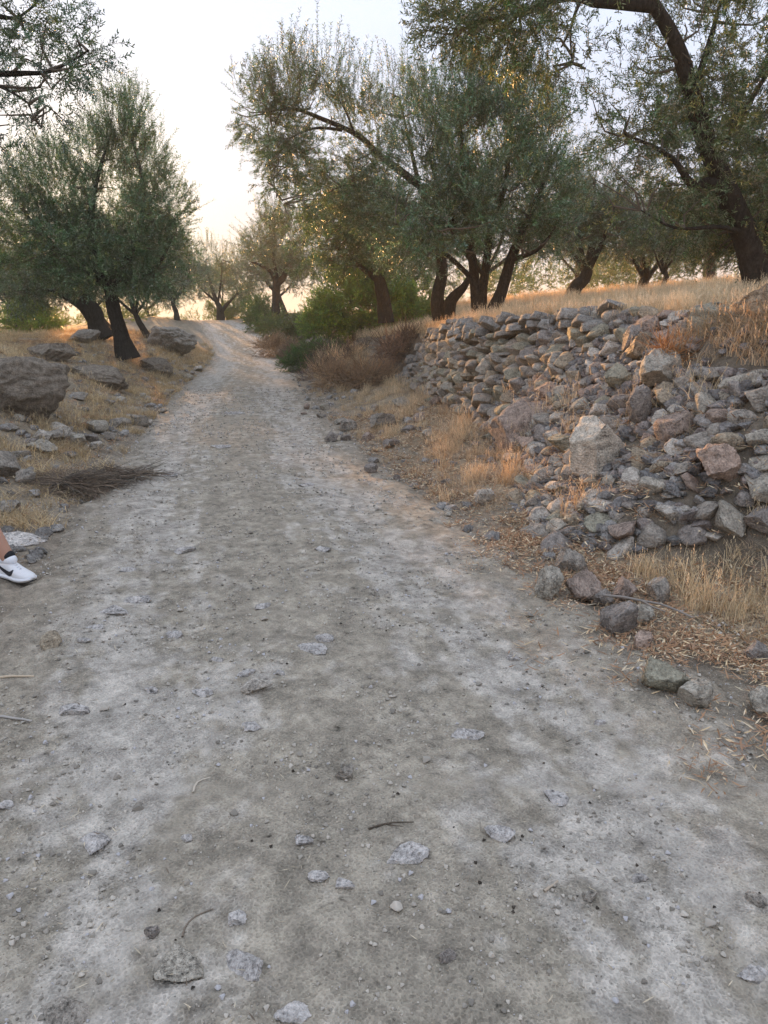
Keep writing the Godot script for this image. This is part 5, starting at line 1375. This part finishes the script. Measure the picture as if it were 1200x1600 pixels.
func build_person() -> void:
	var base := Vector3(-2.42, 0.0, -3.99)
	base.y = maxf(land(-2.2, 3.85), road_y(-2.15, 3.83)) - 0.009
	var o := thing("person", base, "person stepping in at left edge, bare leg, white shoe with black curved mark", "person")
	var flesh := std(alb(0.48, 0.27, 0.19), 0.6, 0.35)
	flesh.subsurf_scatter_enabled = true
	flesh.subsurf_scatter_strength = 0.1
	# joints, facing +x; the right foot is in front
	var ar := Vector3(0.345, 0.115, 0.09); var kr := Vector3(0.20, 0.47, 0.095); var hr := Vector3(-0.02, 0.86, 0.09)
	var al := Vector3(-0.28, 0.115, -0.10); var kl := Vector3(-0.06, 0.46, -0.10); var hl := Vector3(-0.02, 0.86, -0.09)
	var chest := Vector3(0.0, 1.24, 0); var neck := Vector3(0.0, 1.40, 0); var head := Vector3(0.035, 1.555, 0)
	var sr := Vector3(0, 1.34, 0.175); var sl := Vector3(0, 1.34, -0.175)
	var er := Vector3(-0.10, 1.09, 0.235); var wr := Vector3(-0.05, 0.86, 0.245)
	var eleft := Vector3(0.03, 1.09, -0.235); var wl := Vector3(0.12, 0.88, -0.235)
	var bones := [[hr, kr, 0.082, 0.055], [kr, kr.lerp(ar, 0.35) + Vector3(-0.012, 0, 0), 0.052, 0.056], [kr.lerp(ar, 0.35) + Vector3(-0.012, 0, 0), ar, 0.054, 0.036],
		[hl, kl, 0.082, 0.055], [kl, kl.lerp(al, 0.35) + Vector3(-0.012, 0, 0), 0.052, 0.056], [kl.lerp(al, 0.35) + Vector3(-0.012, 0, 0), al, 0.054, 0.036],
		[Vector3(-0.02, 0.92, 0.05), Vector3(-0.02, 0.92, -0.05), 0.105, 0.105], [Vector3(-0.01, 0.98, 0), chest, 0.115, 0.12], [Vector3(0, 1.25, 0.07), Vector3(0, 1.25, -0.07), 0.105, 0.105], [chest, neck, 0.1, 0.055], [neck, Vector3(0.02, 1.49, 0), 0.05, 0.052],
		[sr, er, 0.055, 0.042], [er, wr, 0.042, 0.028], [sl, eleft, 0.055, 0.042], [eleft, wl, 0.042, 0.028], [Vector3(0, 1.36, 0.05), sr, 0.06, 0.055], [Vector3(0, 1.36, -0.05), sl, 0.06, 0.055],
		[head + Vector3(-0.02, 0.03, 0), head + Vector3(0.02, 0.02, 0), 0.088, 0.082], [head + Vector3(0.03, -0.05, 0), head + Vector3(0.055, -0.07, 0), 0.058, 0.042]]
	var whole := part("body", skin(bones, 0.013, 0.035), flesh, o)
	# face and ears
	part("nose", skin([[head + Vector3(0.098, 0.02, 0), head + Vector3(0.112, -0.018, 0), 0.008, 0.013]], 0.004, 0.008), flesh, whole)
	for sg in [1.0, -1.0]:
		var eye := SphereMesh.new()
		eye.radius = 0.012; eye.height = 0.024
		part("eye", eye, std(alb(0.5, 0.48, 0.46), 0.3, 0.5), whole, Transform3D(Basis(), head + Vector3(0.086, 0.02, 0.032 * sg)))
		part("ear", skin([[head + Vector3(0, 0.02, 0.086 * sg), head + Vector3(-0.004, -0.02, 0.084 * sg), 0.013, 0.009]], 0.004, 0.008), flesh, whole)
	part("mouth", skin([[head + Vector3(0.093, -0.052, 0.018), head + Vector3(0.093, -0.052, -0.018), 0.006, 0.006]], 0.004, 0.006), std(alb(0.36, 0.15, 0.13), 0.5, 0.4), whole)
	part("hair", skin([[head + Vector3(-0.03, 0.05, 0.02), head + Vector3(0.03, 0.062, 0), 0.086, 0.066], [head + Vector3(-0.04, 0.05, -0.02), head + Vector3(-0.055, -0.03, 0), 0.084, 0.06]], 0.008, 0.03), std(alb(0.03, 0.022, 0.016), 0.7, 0.3), o)
	# hands, each a palm and five bent fingers
	for hand in [[wr, 1.0], [wl, -1.0]]:
		var w: Vector3 = hand[0]
		var hb := [[w, w + Vector3(0.012, -0.085, 0), 0.026, 0.028], [w + Vector3(0.03, -0.075, 0), w + Vector3(-0.02, -0.078, 0), 0.014, 0.013]]
		for k in 4:
			var rt := w + Vector3(0.034 - k * 0.019, -0.09, 0)
			var ln: float = [0.036, 0.041, 0.038, 0.030][k]
			var mid := rt + Vector3(0.004, -ln, -0.006 * hand[1])
			hb.append([rt, mid, 0.0095, 0.0088])
			hb.append([mid, mid + Vector3(0.006, -ln * 0.75, -0.016 * hand[1]), 0.0088, 0.0075])
		hb.append([w + Vector3(0.02, -0.035, 0), w + Vector3(0.05, -0.065, -0.008 * hand[1]), 0.013, 0.0105])
		hb.append([w + Vector3(0.05, -0.065, -0.008 * hand[1]), w + Vector3(0.058, -0.098, -0.014 * hand[1]), 0.010, 0.008])
		part("hand", skin(hb, 0.0045, 0.006), flesh, whole)
	# clothes
	part("shirt", skin([[Vector3(-0.01, 0.96, 0.035), Vector3(0, 1.24, 0.06), 0.122, 0.12], [Vector3(-0.01, 0.96, -0.035), Vector3(0, 1.24, -0.06), 0.122, 0.12], [Vector3(0, 1.30, 0.1), Vector3(0, 1.30, -0.1), 0.09, 0.09], [sr, sr.lerp(er, 0.55), 0.072, 0.068], [sl, sl.lerp(eleft, 0.55), 0.072, 0.068]], 0.014, 0.04), std(alb(0.10, 0.11, 0.13), 0.9, 0.2), o)
	part("shorts", skin([[Vector3(-0.02, 0.92, 0.06), Vector3(-0.02, 0.92, -0.06), 0.118, 0.118], [hr, hr.lerp(kr, 0.62), 0.105, 0.085], [hl, hl.lerp(kl, 0.62), 0.105, 0.085]], 0.014, 0.03), std(alb(0.05, 0.05, 0.055), 0.9, 0.2), o)
	make_shoe(o, Transform3D(Basis(Vector3.UP, -0.5).scaled(Vector3.ONE * 0.93), Vector3(ar.x, 0.0, ar.z)), 1.0)
	make_shoe(o, Transform3D(Basis(Vector3.UP, 0.05), Vector3(al.x, 0.0, al.z)), -1.0)


func build_all(road: Node) -> void:
	build_stones(road)
	build_trees()
	build_shrubs()
	build_undergrowth()
	build_grass()
	build_gravel()
	build_litter()
	build_person()


func _ready() -> void:
	# camera
	var cam := Camera3D.new()
	cam.name = "camera"
	cam.position = Vector3(0, 1.4, 0)
	cam.rotation_degrees = Vector3(-14.5, 0, 0)
	cam.fov = rad_to_deg(2.0 * atan(800.0 / 1160.0))
	cam.near = 0.05
	cam.far = 600.0
	add_child(cam)
	cam.current = true
	# sky and exposure
	var az := deg_to_rad(SUN_AZ)
	var el := deg_to_rad(SUN_EL)
	var sun_dir := Vector3(sin(az) * cos(el), sin(el), -cos(az) * cos(el))
	var env := Environment.new()
	env.background_mode = Environment.BG_SKY
	env.sky = Sky.new()
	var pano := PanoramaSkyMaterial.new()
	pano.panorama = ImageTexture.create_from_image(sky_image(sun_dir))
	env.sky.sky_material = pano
	env.tonemap_mode = Environment.TONE_MAPPER_LINEAR
	env.tonemap_exposure = 5.1
	env.sdfgi_enabled = true
	env.ssao_enabled = true
	env.ssil_enabled = true
	env.fog_enabled = true
	env.fog_density = 0.0022
	env.fog_light_color = Color(1.0, 0.93, 0.80)
	var we := WorldEnvironment.new()
	we.name = "world_environment"
	we.environment = env
	add_child(we)
	# the low sun ahead and to the left
	var sun := DirectionalLight3D.new()
	sun.name = "sun"
	sun.light_color = Color(1.0, 0.75, 0.48)
	sun.light_energy = 1.35
	sun.light_angular_distance = 0.6
	sun.shadow_enabled = true
	add_child(sun)
	sun.look_at_from_position(sun_dir * 50.0, Vector3.ZERO)

	rng.seed = 11
	nz = noise(1, 0.05, 2)
	nf = noise(2, 0.05, 4)
	n3 = noise(7, 0.11, 2)
	make_materials()
	make_shared()
	build_ground()
	var road := build_road()
	build_all(road)

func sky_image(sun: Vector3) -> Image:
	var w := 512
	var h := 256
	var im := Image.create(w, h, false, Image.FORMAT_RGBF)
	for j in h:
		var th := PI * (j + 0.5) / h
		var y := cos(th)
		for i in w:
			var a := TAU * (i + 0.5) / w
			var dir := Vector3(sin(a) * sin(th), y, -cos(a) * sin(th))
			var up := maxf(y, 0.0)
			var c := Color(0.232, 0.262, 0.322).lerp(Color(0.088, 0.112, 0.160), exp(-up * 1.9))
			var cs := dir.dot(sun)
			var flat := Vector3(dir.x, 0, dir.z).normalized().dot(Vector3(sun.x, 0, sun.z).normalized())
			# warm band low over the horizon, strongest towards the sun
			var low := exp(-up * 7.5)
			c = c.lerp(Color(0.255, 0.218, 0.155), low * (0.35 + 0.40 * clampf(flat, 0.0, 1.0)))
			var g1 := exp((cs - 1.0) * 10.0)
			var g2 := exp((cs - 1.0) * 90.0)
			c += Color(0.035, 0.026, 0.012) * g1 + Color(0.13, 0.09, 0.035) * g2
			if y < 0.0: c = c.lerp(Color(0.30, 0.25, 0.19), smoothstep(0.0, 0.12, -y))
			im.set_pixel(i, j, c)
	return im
